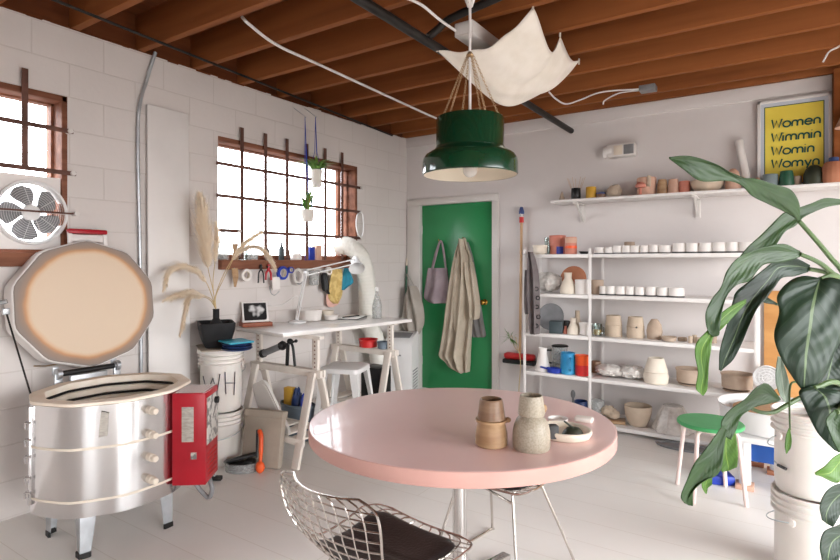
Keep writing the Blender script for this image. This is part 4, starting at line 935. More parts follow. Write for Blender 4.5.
for a in (.3, 1.35, 2.4, 3.45, 4.5, 5.55):
    p0 = Vector((.13*math.cos(a), .13*math.sin(a), .232)); p1 = Vector((.012*math.cos(a), .012*math.sin(a), gz)); ch = MB(); nl = 30
    for k in range(nl):
        q = p0.lerp(p1, (k+.5)/nl); d_ = (p1-p0).normalized(); n1, n2 = frame_of(d_); s_ = n1 if k % 2 else n2; l_ = (p1-p0).length/nl*.72
        ch.tube([q+d_*l_*math.cos(2*PI*i/8)+s_*.0045*math.sin(2*PI*i/8) for i in range(8)], .0011, 4, closed=True)
    ch.build('chain', m_copper, pn)
MB().lathe([(0, gz-.012), (.014, gz-.01), (.016, gz), (.008, gz+.012), (.0, gz+.014)], seg=16).build('chain_ring', m_copper, pn)
lt_ = MB(); z0_, z1_ = 2.51-1.79, 2.80-1.79
for k in range(10):
    for s_ in (1, -1):
        lt_.tube([((.01+.085*t)*math.cos(2*PI*k/10+s_*t*1.9), (.01+.085*t)*math.sin(2*PI*k/10+s_*t*1.9), z0_+(z1_-z0_)*t*.85) for t in [i/12 for i in range(13)]], .0022, 4)
lt_.tube([(.095*math.cos(2*PI*i/24), .095*math.sin(2*PI*i/24), z0_+(z1_-z0_)*.85) for i in range(24)], .004, 6, closed=True)
lt_.build('woven_canopy', m_ppaper, pn)
MB().tube([(0, 0, zt_-.02), (0, .0, CZ-1.79+.03)], .004, 6).build('ceiling_hook', m_pipe, pn)
# ------------------------------------------------------------------ back wall: high shelf
SHZ = 1.985
sh = thing('wall_shelf', 'long white shelf on two brackets high on the back wall', 'shelf', (-.6, BW-.14, SHZ))
MB().box((-1.775, BW-.28, SHZ-.024), (.95, BW-.002, SHZ), .003).build('shelf_board', m_white, sh, world=True)
for px in (583, 698):
    x = P(px, 210, y=BW).x; b = MB().box((x-.02, BW-.016, 1.79), (x+.02, BW-.001, SHZ-.0245), .001).box((x-.02, BW-.24, SHZ-.04), (x+.02, BW-.002, SHZ-.0245), .001)
    b.beam((x, BW-.01, 1.81), (x, BW-.20, SHZ-.03), .02, .02); b.build('bracket', m_trim, sh, world=True)
def on_shelf(px, yy, zz):
    p = P(px, 200, y=yy); return p.x, dep(p)/FPX
def place(name, label, cat, px, wpx, hpx, kind, mm, yy, zz, group=None, **k):
    x, s_ = on_shelf(px, yy, zz); r = wpx*s_/2; h = hpx*s_; z = zz+.0008
    if kind == 'cup': mb = vessel([(r*.86, 0), (r*.92, .002), (r, h*.3), (r*.98, h)], min(.005, r*.1), seg=24)
    elif kind == 'cyl': mb = vessel([(r*.94, 0), (r, .003), (r, h*.97), (r*.97, h)], min(.006, r*.12), seg=28)
    elif kind == 'bowl': mb = vessel([(r*.48, 0), (r*.52, .003), (r*.70, h*.14), (r*.84, h*.32), (r*.93, h*.52), (r*.985, h*.76), (r, h)], min(.006, r*.1), seg=36)
    elif kind == 'cone': mb = vessel([(r*.55, 0), (r*.6, .003), (r*.98, h*.94), (r, h)], min(.006, r*.1), seg=36)
    elif kind == 'taper': mb = vessel([(r, 0), (r*1.02, .004), (r*.97, h*.45), (r*.80, h*.96), (r*.78, h)], min(.006, r*.1), seg=28)
    elif kind == 'dome': mb = MB().lathe([(0, 0), (r, 0), (r, h*.25), (r*.93, h*.55), (r*.72, h*.82), (r*.35, h*.97), (0, h)], seg=28)
    elif kind == 'bottle': mb = vessel([(r*.9, 0), (r, .004), (r*.98, h*.3), (r*.62, h*.62), (r*.44, h*.74), (r*.46, h*.94), (r*.52, h)], min(.004, r*.1), seg=28)
    elif kind == 'beehive': mb = vessel([(r*.86, 0), (r*.92, .004), (r, h*.42), (r*.86, h*.72), (r*.52, h*.94), (r*.4, h)], .005, seg=28)
    elif kind == 'plate': mb = vessel([(r*.6, 0), (r*.65, .002), (r*.95, h*.85), (r, h)], .005, seg=32, floor=.005)
    elif kind == 'disc': mb = solidrev([(r*.9, 0), (r, h*.3), (r, h*.7), (r*.85, h)], seg=24)
    elif kind == 'box': mb = MB().box((-r, -r*.8, 0), (r, r*.8, h), .003)
    return solo(name, label, cat, mb, mm, (x, yy, z), random.Random(px).uniform(-.2, .2) if kind == 'box' else 0, group)
Y1 = BW-.16
x, s_ = on_shelf(562, Y1, SHZ)
solo('clay_cone', 'small grey clay cone at the end of the high wall shelf', 'cone', solidrev([(.03, 0), (.031, .003), (.006, .085), (.003, .088)], seg=20), m_greige, (x, Y1, SHZ+.0008))
x, s_ = on_shelf(576, Y1, SHZ)
dfz = thing('reed_diffuser', 'black cylinder holding thin reeds on the high wall shelf', 'diffuser', (x, Y1, SHZ+.0008))
vessel([(.04, 0), (.042, .003), (.042, .105), (.04, .108)], .005, seg=28).build('holder', m_black, dfz)
for k in range(7): a = k*.9; MB().tube([(.01*math.cos(a), .01*math.sin(a), .012), (.085*math.cos(a), .05*math.sin(a), .205)], .0016, 5).build('reed', m_tanwood, dfz)
place('glazed_cup', 'mustard yellow cup on the high shelf beside the black reed holder', 'cup', 591, 10, 12, 'cyl', m_yellow, Y1, SHZ)
x, s_ = on_shelf(601, Y1, SHZ)
cu = solo('glazed_cup', 'small brown cup with a grey-blue rim beside the mustard cup', 'cup', vessel([(.036, 0), (.04, .003), (.04, .045), (.039, .05)], .004, seg=24), m_brown, (x, Y1, SHZ+.0008)); 
MB().lathe([(.0405, .04), (.042, .046), (.041, .054), (.036, .053), (.036, .045)], seg=24).build('rim', m_bluegrey, cu)
x, s_ = on_shelf(614, Y1, SHZ)
so_ = solo('clay_sculpture', 'crumpled pale clay form on the high shelf between the brown cup and pink pots', 'sculpture', MB().ball((0, 0, .055), (.062, .045, .055), 18, jit=.14, rnd=random.Random(3)).ball((.03, -.015, .085), (.03, .03, .028), 12, jit=.1, rnd=random.Random(6)), m_bisque, (x, Y1, SHZ+.0008))
x, s_ = on_shelf(646, Y1, SHZ)
pk = thing('slab_pot', 'large pinkish-brown slab pot with a tab on the high shelf', 'pot', (x, Y1+.02, SHZ+.0008))
vessel([(.07, 0), (.075, .004), (.078, .15), (.074, .155)], .007).build('body', m_peach, pk); MB().box((.02, -.085, .07), (.05, -.07, .165), .006).build('tab', m_bisque, pk)
x2, _ = on_shelf(640, Y1-.1, SHZ)
solo('mushroom_form', 'small coral mushroom-shaped form in front of the slab pot', 'ornament', MB().lathe([(0, 0), (.012, 0), (.010, .06), (.04, .065), (.042, .085), (.026, .105), (0, .112)], seg=24), m_coral, (x2, Y1-.085, SHZ+.0008))
place('clay_cup', 'beige clay cup next to the pinkish slab pot on the high shelf', 'cup', 662.5, 10, 15, 'taper', m_tan, Y1, SHZ)
place('clay_cup', 'rosy beige clay cup, third from the pinkish slab pot\'s tab', 'cup', 673.5, 11, 15, 'taper', m_peach, Y1, SHZ) if False else place('clay_cup', 'rosy beige clay cup between the beige cup and the dusty pink cup', 'cup', 673.5, 11, 14.5, 'taper', m_peach, Y1, SHZ)
place('clay_cup', 'short dusty pink cup behind the tip of the big leaf', 'cup', 684.5, 10, 12, 'cyl', m_coral, Y1, SHZ)
place('clay_bowl', 'wide pale clay bowl on the high shelf behind the big leaf', 'bowl', 707, 30, 11, 'bowl', m_bisque, Y1, SHZ)
place('clay_pot', 'peach clay pot on the high shelf behind the leaf, beside the pale bowl', 'pot', 733, 14, 22, 'dome', m_peach, Y1, SHZ)
x, s_ = on_shelf(744, BW-.06, SHZ)
q0 = P(748, 178, y=BW-.10); q1 = P(739, 141, y=BW-.045)
q0.z = SHZ+.012
tag(MB().tube([q0, q1], .03, 18).build('paper_tube', m_cup), 'white cardboard tube leaning on the wall beside the poster', 'tube')
place('clay_cup', 'small peach bottle form standing in front of the poster frame edge', 'bottle', 757.5, 7, 11, 'dome', m_peach, Y1-.03, SHZ)
# poster
pz0, pz1, pxa, pxb = SHZ+.001, 2.685, -.163, .312
po = thing('framed_poster', 'yellow poster with green lettering in a white frame standing on the high shelf', 'poster', ((pxa+pxb)/2, BW-.05, pz0))
f_ = MB()
for (a, b, c, d) in ((pxa, pxa+.022, pz0, pz1), (pxb-.022, pxb, pz0, pz1), (pxa, pxb, pz1-.022, pz1), (pxa, pxb, pz0, pz0+.022)): f_.box((a, BW-.05, c), (b, BW-.022, d), .002)
f_.build('frame', m_white, po, world=True)
MB().box((pxa+.01, BW-.038, pz0+.01), (pxb-.01, BW-.03, pz1-.01)).build('mount', m_mount, po, world=True, smooth=False)
ya, yb, yc, yd = pxa+.052, pxb-.052, pz0+.045, pz1-.055
MB().box((ya-.006, BW-.0392, yc-.006), (yb+.006, BW-.037, yd+.006)).build('print_border', m_ink, po, world=True, smooth=False)
MB().box((ya, BW-.0402, yc), (yb, BW-.038, yd)).build('print', m_poster, po, world=True, smooth=False)
for k, w in enumerate(('Women', 'Wimmin', 'Womin', 'Womyn')):
    q = P(771.5, (128.5, 142, 155.3, 168.2)[k], y=BW-.0405)
    lettering(w, (q.x, BW-.0425, q.z), (1, 0, 0), (0, 0, 1), .068, .0062, .05, ws=1.02).build('lettering', m_ink, po, world=True)
for nm, lab, px, w, h, kd, mm, yy in (('glazed_cup', 'blue-grey cup standing before the poster beside the peach bottle', 770, 14, 13, 'cyl', m_sage, Y1-.02), ('glazed_cup', 'tall green cup standing before the yellow poster', 786.5, 13.5, 15.5, 'taper', m_gcup, Y1-.02),
        ('glazed_cup', 'small grey-brown cup between the green cup and the dark domed pot', 797, 8, 10, 'cyl', m_greige, Y1), ('glazed_pot', 'dark olive domed pot hiding the last word of the poster', 814, 19, 20, 'dome', m_olive, Y1-.03)):
    place(nm, lab, 'pot' if 'pot' in nm else 'cup', px, w, h, kd, mm, yy, SHZ)
x, s_ = on_shelf(835.5, Y1-.04, SHZ)
tp = thing('textured_pot', 'textured orange terracotta pot with a blue cap next to the timber post', 'pot', (x-.012, Y1-.07, SHZ+.0008))
MB().lathe([(0, 0), (.062, 0), (.07, .02), (.066, .12), (.05, .15), (0, .152)], seg=40, rip=.03, nr=14).build('body', m_terra, tp); solidrev([(.026, .152), (.03, .156), (.03, .18), (.024, .184)]).build('cap', m_bluegrey, tp)
x, s_ = on_shelf(776, Y1+.05, SHZ)
# emergency light
el_ = thing('emergency_light', 'white emergency light fitting fixed high on the back wall', 'light fitting', P(621, 152, y=BW))
ex0, ex1, ez = -1.345, -1.075, 2.415
MB().box((ex0+.03, BW-.10, ez-.058), (ex1, BW-.001, ez+.058), .012).build('housing', m_trim, el_, world=True)
rb = MB()
for k in range(8): rb.lathe([(.001, 0), (.05, 0), (.052, .004), (.05, .009), (.001, .009)], (ex0-.006+k*.0095, BW-.055, ez), 24, ax=RX @ Matrix.Identity(4))
rb.build('ribbed_lens', m_white, el_, world=True); MB().cyl((ex0-.004, BW-.055, ez), (ex0+.07, BW-.055, ez), .04).build('reflector', m_white, el_, world=True)
MB().box((ex0+.09, BW-.103, ez-.042), (ex0+.165, BW-.099, ez+.042), .002).build('display_panel', m_cream, el_, world=True); MB().box((ex0+.175, BW-.103, ez-.042), (ex1-.01, BW-.099, ez+.042), .002).build('vent_panel', m_grey, el_, world=True)
# shade beside the post
lsd = thing('clip_lamp', 'peach cone lampshade by the timber post', 'lamp', (.42, BW-.25, 2.36))
MB().lathe([(.09, 0), (.093, 0), (.02, .17), (.018, .17), (.09, .002)], (.405, BW-.25, 2.37), 32).build('lamp_shade', m_peach, lsd, world=True)
MB().tube([(.405, BW-.25, 2.53), (.405, BW-.25, 2.60), (.405, BW-.161, 2.60)], .006, 8).build('bracket', m_pipe, lsd, world=True)
MB().ball((.405, BW-.25, 2.41), .028, 14).build('bulb', m_bulb, lsd, world=True)
# ------------------------------------------------------------------ hung on the door
DY = BW+.028
tg = thing('tote_bag', 'lilac-grey tote bag hung by its straps on the green door', 'bag', P(438, 285, y=DY))
drape([(268, 429.5, 447.5), (274, 428.5, 448), (286, 426.5, 449), (296, 425, 449), (300, 427, 448.5), (303, 432, 448)], DY-.004, .085, folds=1.5, amp=.3, seed=12).build('body', m_tote, tg, world=True)
for s0_, dx in ((0, -.03), (1, -.055)):
    MB().tube(crom([P(431.5+s0_, 270, y=DY+dx), P(436+s0_, 252, y=DY+dx), P(440.8, 241, y=DY-.045), P(443.5+s0_*.5, 252, y=DY+dx), P(446, 270, y=DY+dx)], 8), .010, 8).build('strap', m_tote, tg, world=True)
co = thing('linen_coat', 'long oatmeal linen coat hung on the green door in front of a grey one', 'coat', P(464, 300, y=DY))
drape([(239, 463, 466), (248, 459.5, 468.5), (258, 456, 472), (275, 452.5, 474), (296, 449, 474), (325, 445.5, 472.5), (345, 442.5, 471.5), (355, 441, 471), (361, 447, 471), (367, 452, 470.5), (371.5, 462, 470)], DY-.04, .10, folds=3.2, amp=.6, seed=21, n=40).build('body', m_coat, co, world=True, angle=60)
drape([(262, 466, 473.5), (275, 467, 476), (290, 469, 478.5), (305, 471, 480.5), (316, 471.5, 480), (319, 474, 479)], DY-.09, .07, folds=1.6, amp=.5, seed=23, n=20).build('sleeve', m_coat, co, world=True, angle=60)
drape([(258, 456.5, 461), (280, 453.5, 461), (300, 453, 462), (322, 454, 462), (330, 455.5, 461)], DY-.095, .05, folds=1.2, amp=.4, seed=24, n=16).build('sleeve', m_coat, co, world=True, angle=60)
MB().tube(crom([P(462.5, 250, y=DY-.1), P(464.5, 238, y=DY-.055), P(467, 250, y=DY-.1)], 8), .008, 8).build('collar', m_coat, co, world=True)
cg2 = drape([(242, 466, 468.5), (256, 463, 473), (275, 464, 476.5), (300, 466, 480.5), (320, 469, 483.5), (334, 471, 486), (337, 473, 485)], DY-.002, .036, folds=2.5, amp=.4, seed=31, n=24)
tag(cg2.build('grey_coat', m_coat2, None, world=True, loc=P(475, 300, y=DY), angle=60), 'grey cotton work coat hung behind the oatmeal coat on the door', 'coat')
# ------------------------------------------------------------------ corner: green pole with a thin bag
gp = thing('green_broom', 'green broom handle standing in the corner beside the door frame', 'broom', (P(406, 385, y=BW-.10).xy[0], BW-.10, 0))
gx = P(406.5, 300, y=BW-.05).x
MB().tube([(gx, BW-.11, .06), (gx-.005, BW-.04, 1.38)], .012, 10).build('pole', m_gcup, gp, world=True); MB().tube([(gx-.005, BW-.04, 1.38), (gx-.006, BW-.034, 1.44), (gx-.006, BW-.034, 1.47)], [.012, .008, .004], 10).build('tip', m_cream, gp, world=True)
MB().box((gx-.05, BW-.15, .001), (gx+.16, BW-.08, .07), .012).build('brush_head', m_gcup, gp, world=True)
bgd = drape([(286, 411, 417), (296, 406.5, 421), (310, 404.5, 424), (322, 404.5, 424.5), (330, 408, 422), (334, 414, 420)], BW-.135, .10, folds=2.2, amp=.5, seed=41, n=24)
bg_ = thing('thin_plastic_bag', 'translucent grey-beige bag hung over the green handle', 'bag', P(414, 310, y=BW-.12)); bgd.build('bag', m_bag, bg_, world=True, angle=70)
MB().tube(crom([P(412, 290, y=BW-.15), P(408, 279, y=BW-.13), P(407, 274, y=BW-.07), P(411, 280, y=BW-.12), P(416, 290, y=BW-.15)], 6), .004, 6).build('handle', m_bag, bg_, world=True)
# broom hung on the back wall
br = thing('push_broom', 'wooden-handled broom with a red and black head hung on the back wall', 'broom', (P(521, 360, y=BW-.05).x, BW-.05, .42))
xa = P(521.5, 210, y=BW-.05).x; xb = P(520, 350, y=BW-.05).x
MB().tube([(xa, BW-.05, 1.84), (xb, BW-.05, .50)], .0135, 12).build('pole', m_tanwood, br, world=True)
za = P(521, 222, y=BW-.05).z
MB().cyl((xa, BW-.05, 1.81), (xa, BW-.05, 1.865), .022).build('red_grip', m_redp, br, world=True); MB().cyl((xa, BW-.05, 1.865), (xa, BW-.05, 1.90), .012).build('white_collar', m_white, br, world=True)
MB().tube([(xa, BW-.05, 1.895), (xa, BW-.05, 1.92), (xa, BW-.05, 1.95), (xa, BW-.05, 1.965)], [.026, .026, .018, .012], 14).build('blue_cap', m_bluegrey, br, world=True)
MB().box((xb-.16, BW-.10, .455), (xb+.16, BW-.012, .515), .03, seg=4).build('head', m_redp, br, world=True); MB().box((xb-.17, BW-.105, .41), (xb+.17, BW-.006, .456), .014).build('bristles', m_black, br, world=True)
MB().tube([(xa, BW-.002, 1.885), (xa, BW-.075, 1.88), (xa, BW-.078, 1.90)], .004, 6).build('wall_hook', m_galv, br, world=True)
# spindly plant
sx_ = P(519, 392, y=BW-.30).x
spn = thing('spindly_plant', 'spindly green-leaved plant on a thin bare stem in front of the red broom head', 'plant', (sx_, BW-.30, 0))
vessel([(.05, 0), (.055, .004), (.07, .11), (.074, .12)], .005).build('pot', m_terra, spn); MB().cyl((0, 0, .09), (0, 0, .1), .062).build('soil', m_rust, spn)
st_ = crom([Vector((sx_, BW-.30, .09)), P(519, 388, y=BW-.30), P(520.5, 365, y=BW-.30), P(519.5, 352, y=BW-.30)], 8); MB().tube(st_, .004, 6).build('stem', m_stem, spn, world=True)
for pts in ([(519.5, 352), (514, 346), (512, 336), (510, 338)], [(519.5, 354), (517, 345), (516, 338), (514.5, 337)]): MB().tube(crom([P(a, b, y=BW-.30) for a, b in pts], 6), .0028, 6).build('stem', m_stem, spn, world=True)
lf_ = MB(); hd_ = P(510, 338, y=BW-.30); rn = random.Random(9)
for k in range(30):
    a = rn.uniform(0, 6.28); e_ = rn.uniform(-.5, 1.2); d_ = Vector((math.cos(a)*math.cos(e_), .6*math.sin(a)*math.cos(e_), math.sin(e_))); L_ = rn.uniform(.09, .16); n1, n2 = frame_of(d_)
    lf_.add([hd_, hd_+d_*L_*.4+n1*.006, hd_+d_*L_+Vector((0, 0, -.02)), hd_+d_*L_*.4-n1*.006], [(0, 1, 2, 3)])
stuff(lf_.build('leaves', m_leaf2, spn, world=True, fixn=False))
# ------------------------------------------------------------------ storage rack
RYF, RYB = 4.70, 5.10; RX_ = (-1.95, -1.36, -.155); RZ = (1.488, 1.139, .785, .435, .055)
rk = thing('storage_rack', 'white metal storage rack of two bays with five shelves on the back wall', 'rack', (-1.05, 4.9, 0))
for x in RX_:
    for y, sy in ((RYF, 1), (RYB, -1)):
        b = MB()
        b.box((x-.002, y-.015, 0), (x+.002, y+.015, 1.535), .0008).box((x-.012, y-.0165, 0), (x+.012, y-.0135, 1.535), .0008) if True else 0
        b.build('post', m_white, rk, world=True)
for z in RZ:
    for a, c in ((RX_[0], RX_[1]), (RX_[1], RX_[2])):
        s_ = MB().box((a+.003, RYF-.012, z-.012), (c-.003, RYB+.008, z), .002)
        s_.box((a+.003, RYF-.0125, z-.03), (c-.003, RYF-.0095, z), .001).box((a+.003, RYB+.005, z-.03), (c-.003, RYB+.008, z), .001)
        s_.build('shelf', m_white, rk, world=True)
ya, yb_, yc = 4.775, 4.86, 4.97
Z1, Z2, Z3, Z4, Z5 = RZ
# top shelf
place('clay_bowl', 'cream and brown bowl at the door end of the top rack shelf', 'bowl', 540, 15, 9, 'cone', m_cream, ya, Z1)
place('glass_jug', 'clear glass jug between the cream bowl and the coral pot', 'jug', 548, 7, 17, 'cyl', m_glass, yb_, Z1)
x, s_ = on_shelf(557.5, yb_, Z1)
cp = thing('coral_pot', 'tall coral pot with a blue patch on the top rack shelf', 'pot', (x, yb_, Z1+.0008))
vessel([(.062, 0), (.068, .004), (.066, .08), (.074, .165), (.076, .17)], .005).build('body', m_coral, cp); MB().loft([[Vector((.0715*math.cos(a), .0715*math.sin(a), z)) for a in [(-1.35+.9*i/8) for i in range(9)]] for z in (.004, .03, .05, .07)], cap=False, closed=False).build('blue_patch', m_blue, cp)
x, s_ = on_shelf(571, ya, Z1)
cc_ = thing('striped_cup', 'coral striped cup beside the tall coral pot', 'cup', (x, ya, Z1+.0008))
vessel([(.048, 0), (.05, .003), (.049, .13), (.047, .15)], .004).build('body', m_coral, cc_)
for z0_, z1_, mm in ((.05, .075, m_orange), (.098, .146, m_peach)): MB().lathe([(.0492, z0_), (.051, z0_+.002), (.0507, z1_-.002), (.0484, z1_)], seg=28).build('stripe', mm, cc_)
place('ink_dish', 'small flat black dish next to the coral striped cup', 'dish', 584, 10, 2.5, 'plate', m_black, ya, Z1)
ROW1 = [(599.5, 10, 6.5), (609, 9, 6.5), (617.5, 9.5, 8), (626.5, 9, 8), (635, 9.5, 8), (644.5, 9, 8), (654, 10, 8.5), (665, 12, 8), (679, 13, 10), (692, 13, 10), (705.5, 13, 10), (719, 13.5, 10.5), (732, 12.5, 10.5), (745.5, 13, 10.5)]
def row(R, z, grp, where):
    for k, (px, w, h) in enumerate(R):
        x, s_ = on_shelf(px, ya, z); r = w*s_/2; hh = h*s_
        t = thing('dipped_cup', 'white cup with a dark base, %s %s' % (ORD[k], where), 'cup', (x, ya, z+.0008), 0, grp)
        vessel([(r*.93, 0), (r*.98, .002), (r, hh*.25), (r*.93, hh)], .004, seg=28).build('body', m_cup, t)
        MB().lathe([(0, -.0004), (r*.94, -.0004), (r*1.006, .002), (r*1.012, hh*.14), (r*.99, hh*.15)], seg=28).build('base_band', m_dark, t)
row(ROW1, Z1, 'white cups on the top shelf', 'along the top rack shelf from the middle post')
place('clay_cup', 'taller grey cup behind the white ones on the top rack shelf', 'cup', 629.5, 10, 12, 'cyl', m_greige, yc, Z1)
# second shelf
x, s_ = on_shelf(549, yb_, Z2)
solo('clay_bag', 'knotted plastic-wrapped bag of clay on the second rack shelf', 'bag', MB().ball((0, 0, .097), (.12, .10, .085), 28, jit=.13, rnd=random.Random(8)).ball((-.05, -.02, .13), (.07, .07, .055), 20, jit=.1, rnd=random.Random(9)), m_wrap, (x, yb_, Z2+.0008))
x, s_ = on_shelf(574, yc-.02, Z2)
dt_ = thing('terracotta_dish', 'terracotta domed dish standing behind the pale bottle', 'dish', (x, yc-.02, Z2+.0008))
MB().lathe([(0, 0), (.11, .0), (.12, .02), (.12, .03), (.0, .055)], seg=36, ax=Matrix.Translation((0, 0, .12)) @ Matrix.Rotation(PI/2-.25, 4, 'X')).build('dish', m_terra, dt_)
place('clay_bottle', 'pale bottle vase on the second shelf before the terracotta dish', 'bottle', 568, 16, 21, 'bottle', m_cream, ya, Z2)
place('clay_cylinder', 'white ribbed cylinder pot next to the pale bottle vase', 'pot', 582.5, 14.5, 14.5, 'cyl', m_cup, ya, Z2)
place('clay_cylinder', 'greige cylinder pot just past the middle post on the second shelf', 'pot', 597, 13, 14, 'cyl', m_greige, yb_, Z2)
row([(603.5, 8, 8.5), (611, 10.5, 9), (620.5, 10.5, 9), (630, 9, 9), (640, 10, 9), (651, 10.5, 9.5), (662.5, 11, 9.5), (676.5, 15, 9.5)], Z2, 'white cups on the second shelf', 'along the second rack shelf from the middle post')
# third shelf
x, s_ = on_shelf(551.5, yc-.02, Z3)
solo('platter', 'large grey platter standing on edge at the back of the third shelf', 'platter', MB().lathe([(0, 0), (.09, .0), (.125, .02), (.125, .028), (.0, .014)], seg=40, ax=Matrix.Translation((0, 0, .122)) @ Matrix.Rotation(PI/2-.22, 4, 'X')), m_grey, (x, yc-.02, Z3+.0008))
place('slate_box', 'square slate-grey canister on the third shelf before the grey platter', 'canister', 556.5, 13, 12, 'box', m_tealbox, ya, Z3)
place('black_cup', 'small black cup behind the pink bottle on the third shelf', 'cup', 566, 8, 10, 'cyl', m_black, yc, Z3)
place('ink_bottle', 'tiny pink bottle on the third rack shelf', 'bottle', 565.5, 4.5, 7.5, 'bottle', m_coral, ya, Z3)
place('clay_bottle', 'pale spindle-shaped bottle vase on the third shelf', 'bottle', 573, 11.5, 16, 'bottle', m_cream, ya, Z3)
place('clay_bottle', 'tall thin brown bottle behind the pale spindle vase', 'bottle', 577.5, 5.5, 21, 'taper', m_bisque, yc, Z3)
place('footed_cup', 'white footed cup by the middle post on the third shelf', 'cup', 585.5, 13, 12, 'cone', m_cup, ya, Z3)
x, s_ = on_shelf(597, ya+.02, Z3)
gm = thing('glass_mug', 'greenish glass mug with a handle just past the middle post', 'mug', (x, ya+.02, Z3+.0008)); vessel([(.034, 0), (.038, .003), (.042, .095), (.043, .1)], .004).build('body', m_gl2 if False else m_leafglass if False else m_glass, gm); solidrev([(.03, .012), (.036, .014), (.037, .05), (.03, .052)]).build('contents', m_yellow, gm)
MB().tube(crom([(.036, -.02, .08), (.066, -.03, .075), (.066, -.03, .035), (.036, -.02, .025)], 6), .006, 8).build('handle', m_glass, gm)
for k, (px, w, h, kd, lab, mm) in enumerate(((613.5, 16.5, 20.5, 'taper', 'greige stoneware crock nearest the middle post on the third shelf', m_bisque), (635.5, 17, 20.5, 'taper', 'greige stoneware crock with a dark stud, beside the beehive jar', m_bisque))):
    x, s_ = on_shelf(px, yb_, Z3); r = w*s_/2; hh = h*s_
    t = thing('stoneware_crock', lab, 'crock', (x, yb_, Z3+.0008), 0, 'greige crocks on the third shelf')
    vessel([(r*.96, 0), (r, .004), (r*.97, hh*.5), (r*.82, hh*.98), (r*.8, hh)], .006, seg=32).build('body', mm, t); MB().lathe([(r*.955, hh*.50), (r*1.02, hh*.53), (r*.945, hh*.56)], seg=32).build('rib', mm, t)
    MB().ball((r*.3, -r*.93, hh*.53), .008, 10).build('stud', m_dark if k else mm, t)
place('beehive_jar', 'brownish beehive-shaped jar beside the studded crock', 'jar', 654.5, 15, 19.5, 'beehive', m_greige, yb_, Z3)
place('clay_dish', 'low clay dish with a curled edge beside the beehive jar', 'dish', 669, 15, 4.5, 'plate', m_greige, ya, Z3)
place('clay_dish', 'small flat clay disc between the curled dish and the three little cylinders', 'dish', 682.5, 9, 3.5, 'disc', m_greige, yb_, Z3)
for k, (px, h, dy) in enumerate(((690.5, 6.5, 0), (694.5, 7.5, .03), (698.5, 6, 0))):
    place('clay_tumbler', 'tiny clay cylinder, %s of three beside the flat clay disc' % ORD[k], 'tumbler', px, 4, h, 'cyl', m_bisque, ya+dy, Z3, group='tiny clay cylinders')
place('clay_tumbler', 'narrow clay beaker half hidden by the drooping leaves on the third shelf', 'tumbler', 713, 7, 9, 'cyl', m_greige, yb_, Z3)
# fourth shelf
x, s_ = on_shelf(542, ya, Z4)
solo('funnel_vase', 'white flared cone vase at the door end of the fourth shelf', 'vase', vessel([(.07, 0), (.072, .004), (.035, .16), (.038, .2), (.04, .205)], .005), m_cup, (x, ya+.02, Z4+.0008))
place('white_mug', 'white tumbler behind the cone vase on the fourth shelf', 'tumbler', 546, 11, 19, 'cyl', m_cup, yc+.03, Z4)
x, s_ = on_shelf(560, yc-.03, Z4)
fpr = thing('french_press', 'glass jug with a black lid and handle behind the blue mug', 'jug', (x, yc-.03, Z4+.0008))
vessel([(.066, 0), (.07, .004), (.07, .2), (.072, .205)], .004).build('body', m_plastic_clear, fpr); solidrev([(.074, .2055), (.078, .209), (.07, .218), (.02, .222)]).build('lid', m_black, fpr)
MB().tube(crom([(-.068, -.03, .17), (-.115, -.05, .16), (-.115, -.05, .07), (-.068, -.03, .05)], 8), .008, 8).build('handle', m_black, fpr)
x, s_ = on_shelf(554, ya-.045, Z4)
scp = thing('blue_scoop', 'cobalt blue plastic scoop at the front of the fourth shelf', 'scoop', (x, ya-.045, Z4+.0008), 0)
vessel([(.05, 0), (.054, .003), (.066, .04), (.067, .044)], .004, sx=1, sy=.55).build('bowl', m_blue, scp); MB().beam((-.05, 0, .03), (-.125, -.01, .045), .03, .012, bevel=.004).build('handle', m_blue, scp)
def mug(name, label, px, yy, z, r, h, mm, side, hand=True):
    x, s_ = on_shelf(px, yy, z); t = thing(name, label, 'mug', (x, yy, z+.0008)); vessel([(r*.93, 0), (r, .004), (r*.96, h*.95), (r*.97, h)], .005, seg=32).build('body', mm, t)
    if hand: MB().tube(crom([(side*r*q_*.55, -r*q_*.83, z_) for q_, z_ in ((.9, h*.8), (1.6, h*.74), (1.65, h*.36), (.92, h*.2))], 8), .009, 8).build('handle', mm, t)
    return t
mug('blue_mug', 'tall sky-blue mug with a handle on the fourth rack shelf', 568, ya-.005, Z4, .066, .185, m_sky, 1)
x, s_ = on_shelf(582.5, ya, Z4)
solo('plastic_tumbler', 'red plastic tumbler holding an orange one on the fourth shelf', 'tumbler', vessel([(.058, 0), (.062, .004), (.064, .085), (.065, .09)], .004), m_redp, (x, ya, Z4+.0008))
solo('plastic_tumbler', 'orange plastic tumbler nested in the red one beside the blue mug', 'tumbler', vessel([(.05, 0), (.053, .004), (.064, .16), (.066, .165)], .004), m_orange, (x, ya, Z4+.0075))
place('clay_pot', 'small brown pot behind the middle post on the fourth shelf', 'pot', 596, 11, 11, 'taper', m_brown, yc, Z4)
x, s_ = on_shelf(621, yb_, Z4)
rnw = random.Random(12)
solo('wrapped_clay', 'clear plastic-wrapped slab of clay on the fourth shelf', 'clay slab', MB().ball((-.085, -.02, .056), (.12, .10, .047), 30, jit=.14, rnd=rnw).ball((.09, 0, .059), (.12, .10, .050), 30, jit=.14, rnd=rnw), m_wrap, (x, yb_, Z4+.0008))
x, s_ = on_shelf(656, ya+.03, Z4)
solo('waisted_pot', 'lower half of a stacked pale pot pair on the fourth shelf', 'pot', vessel([(.085, 0), (.09, .004), (.098, .05), (.09, .085), (.088, .088)], .006), m_cream, (x, ya+.03, Z4+.0008))
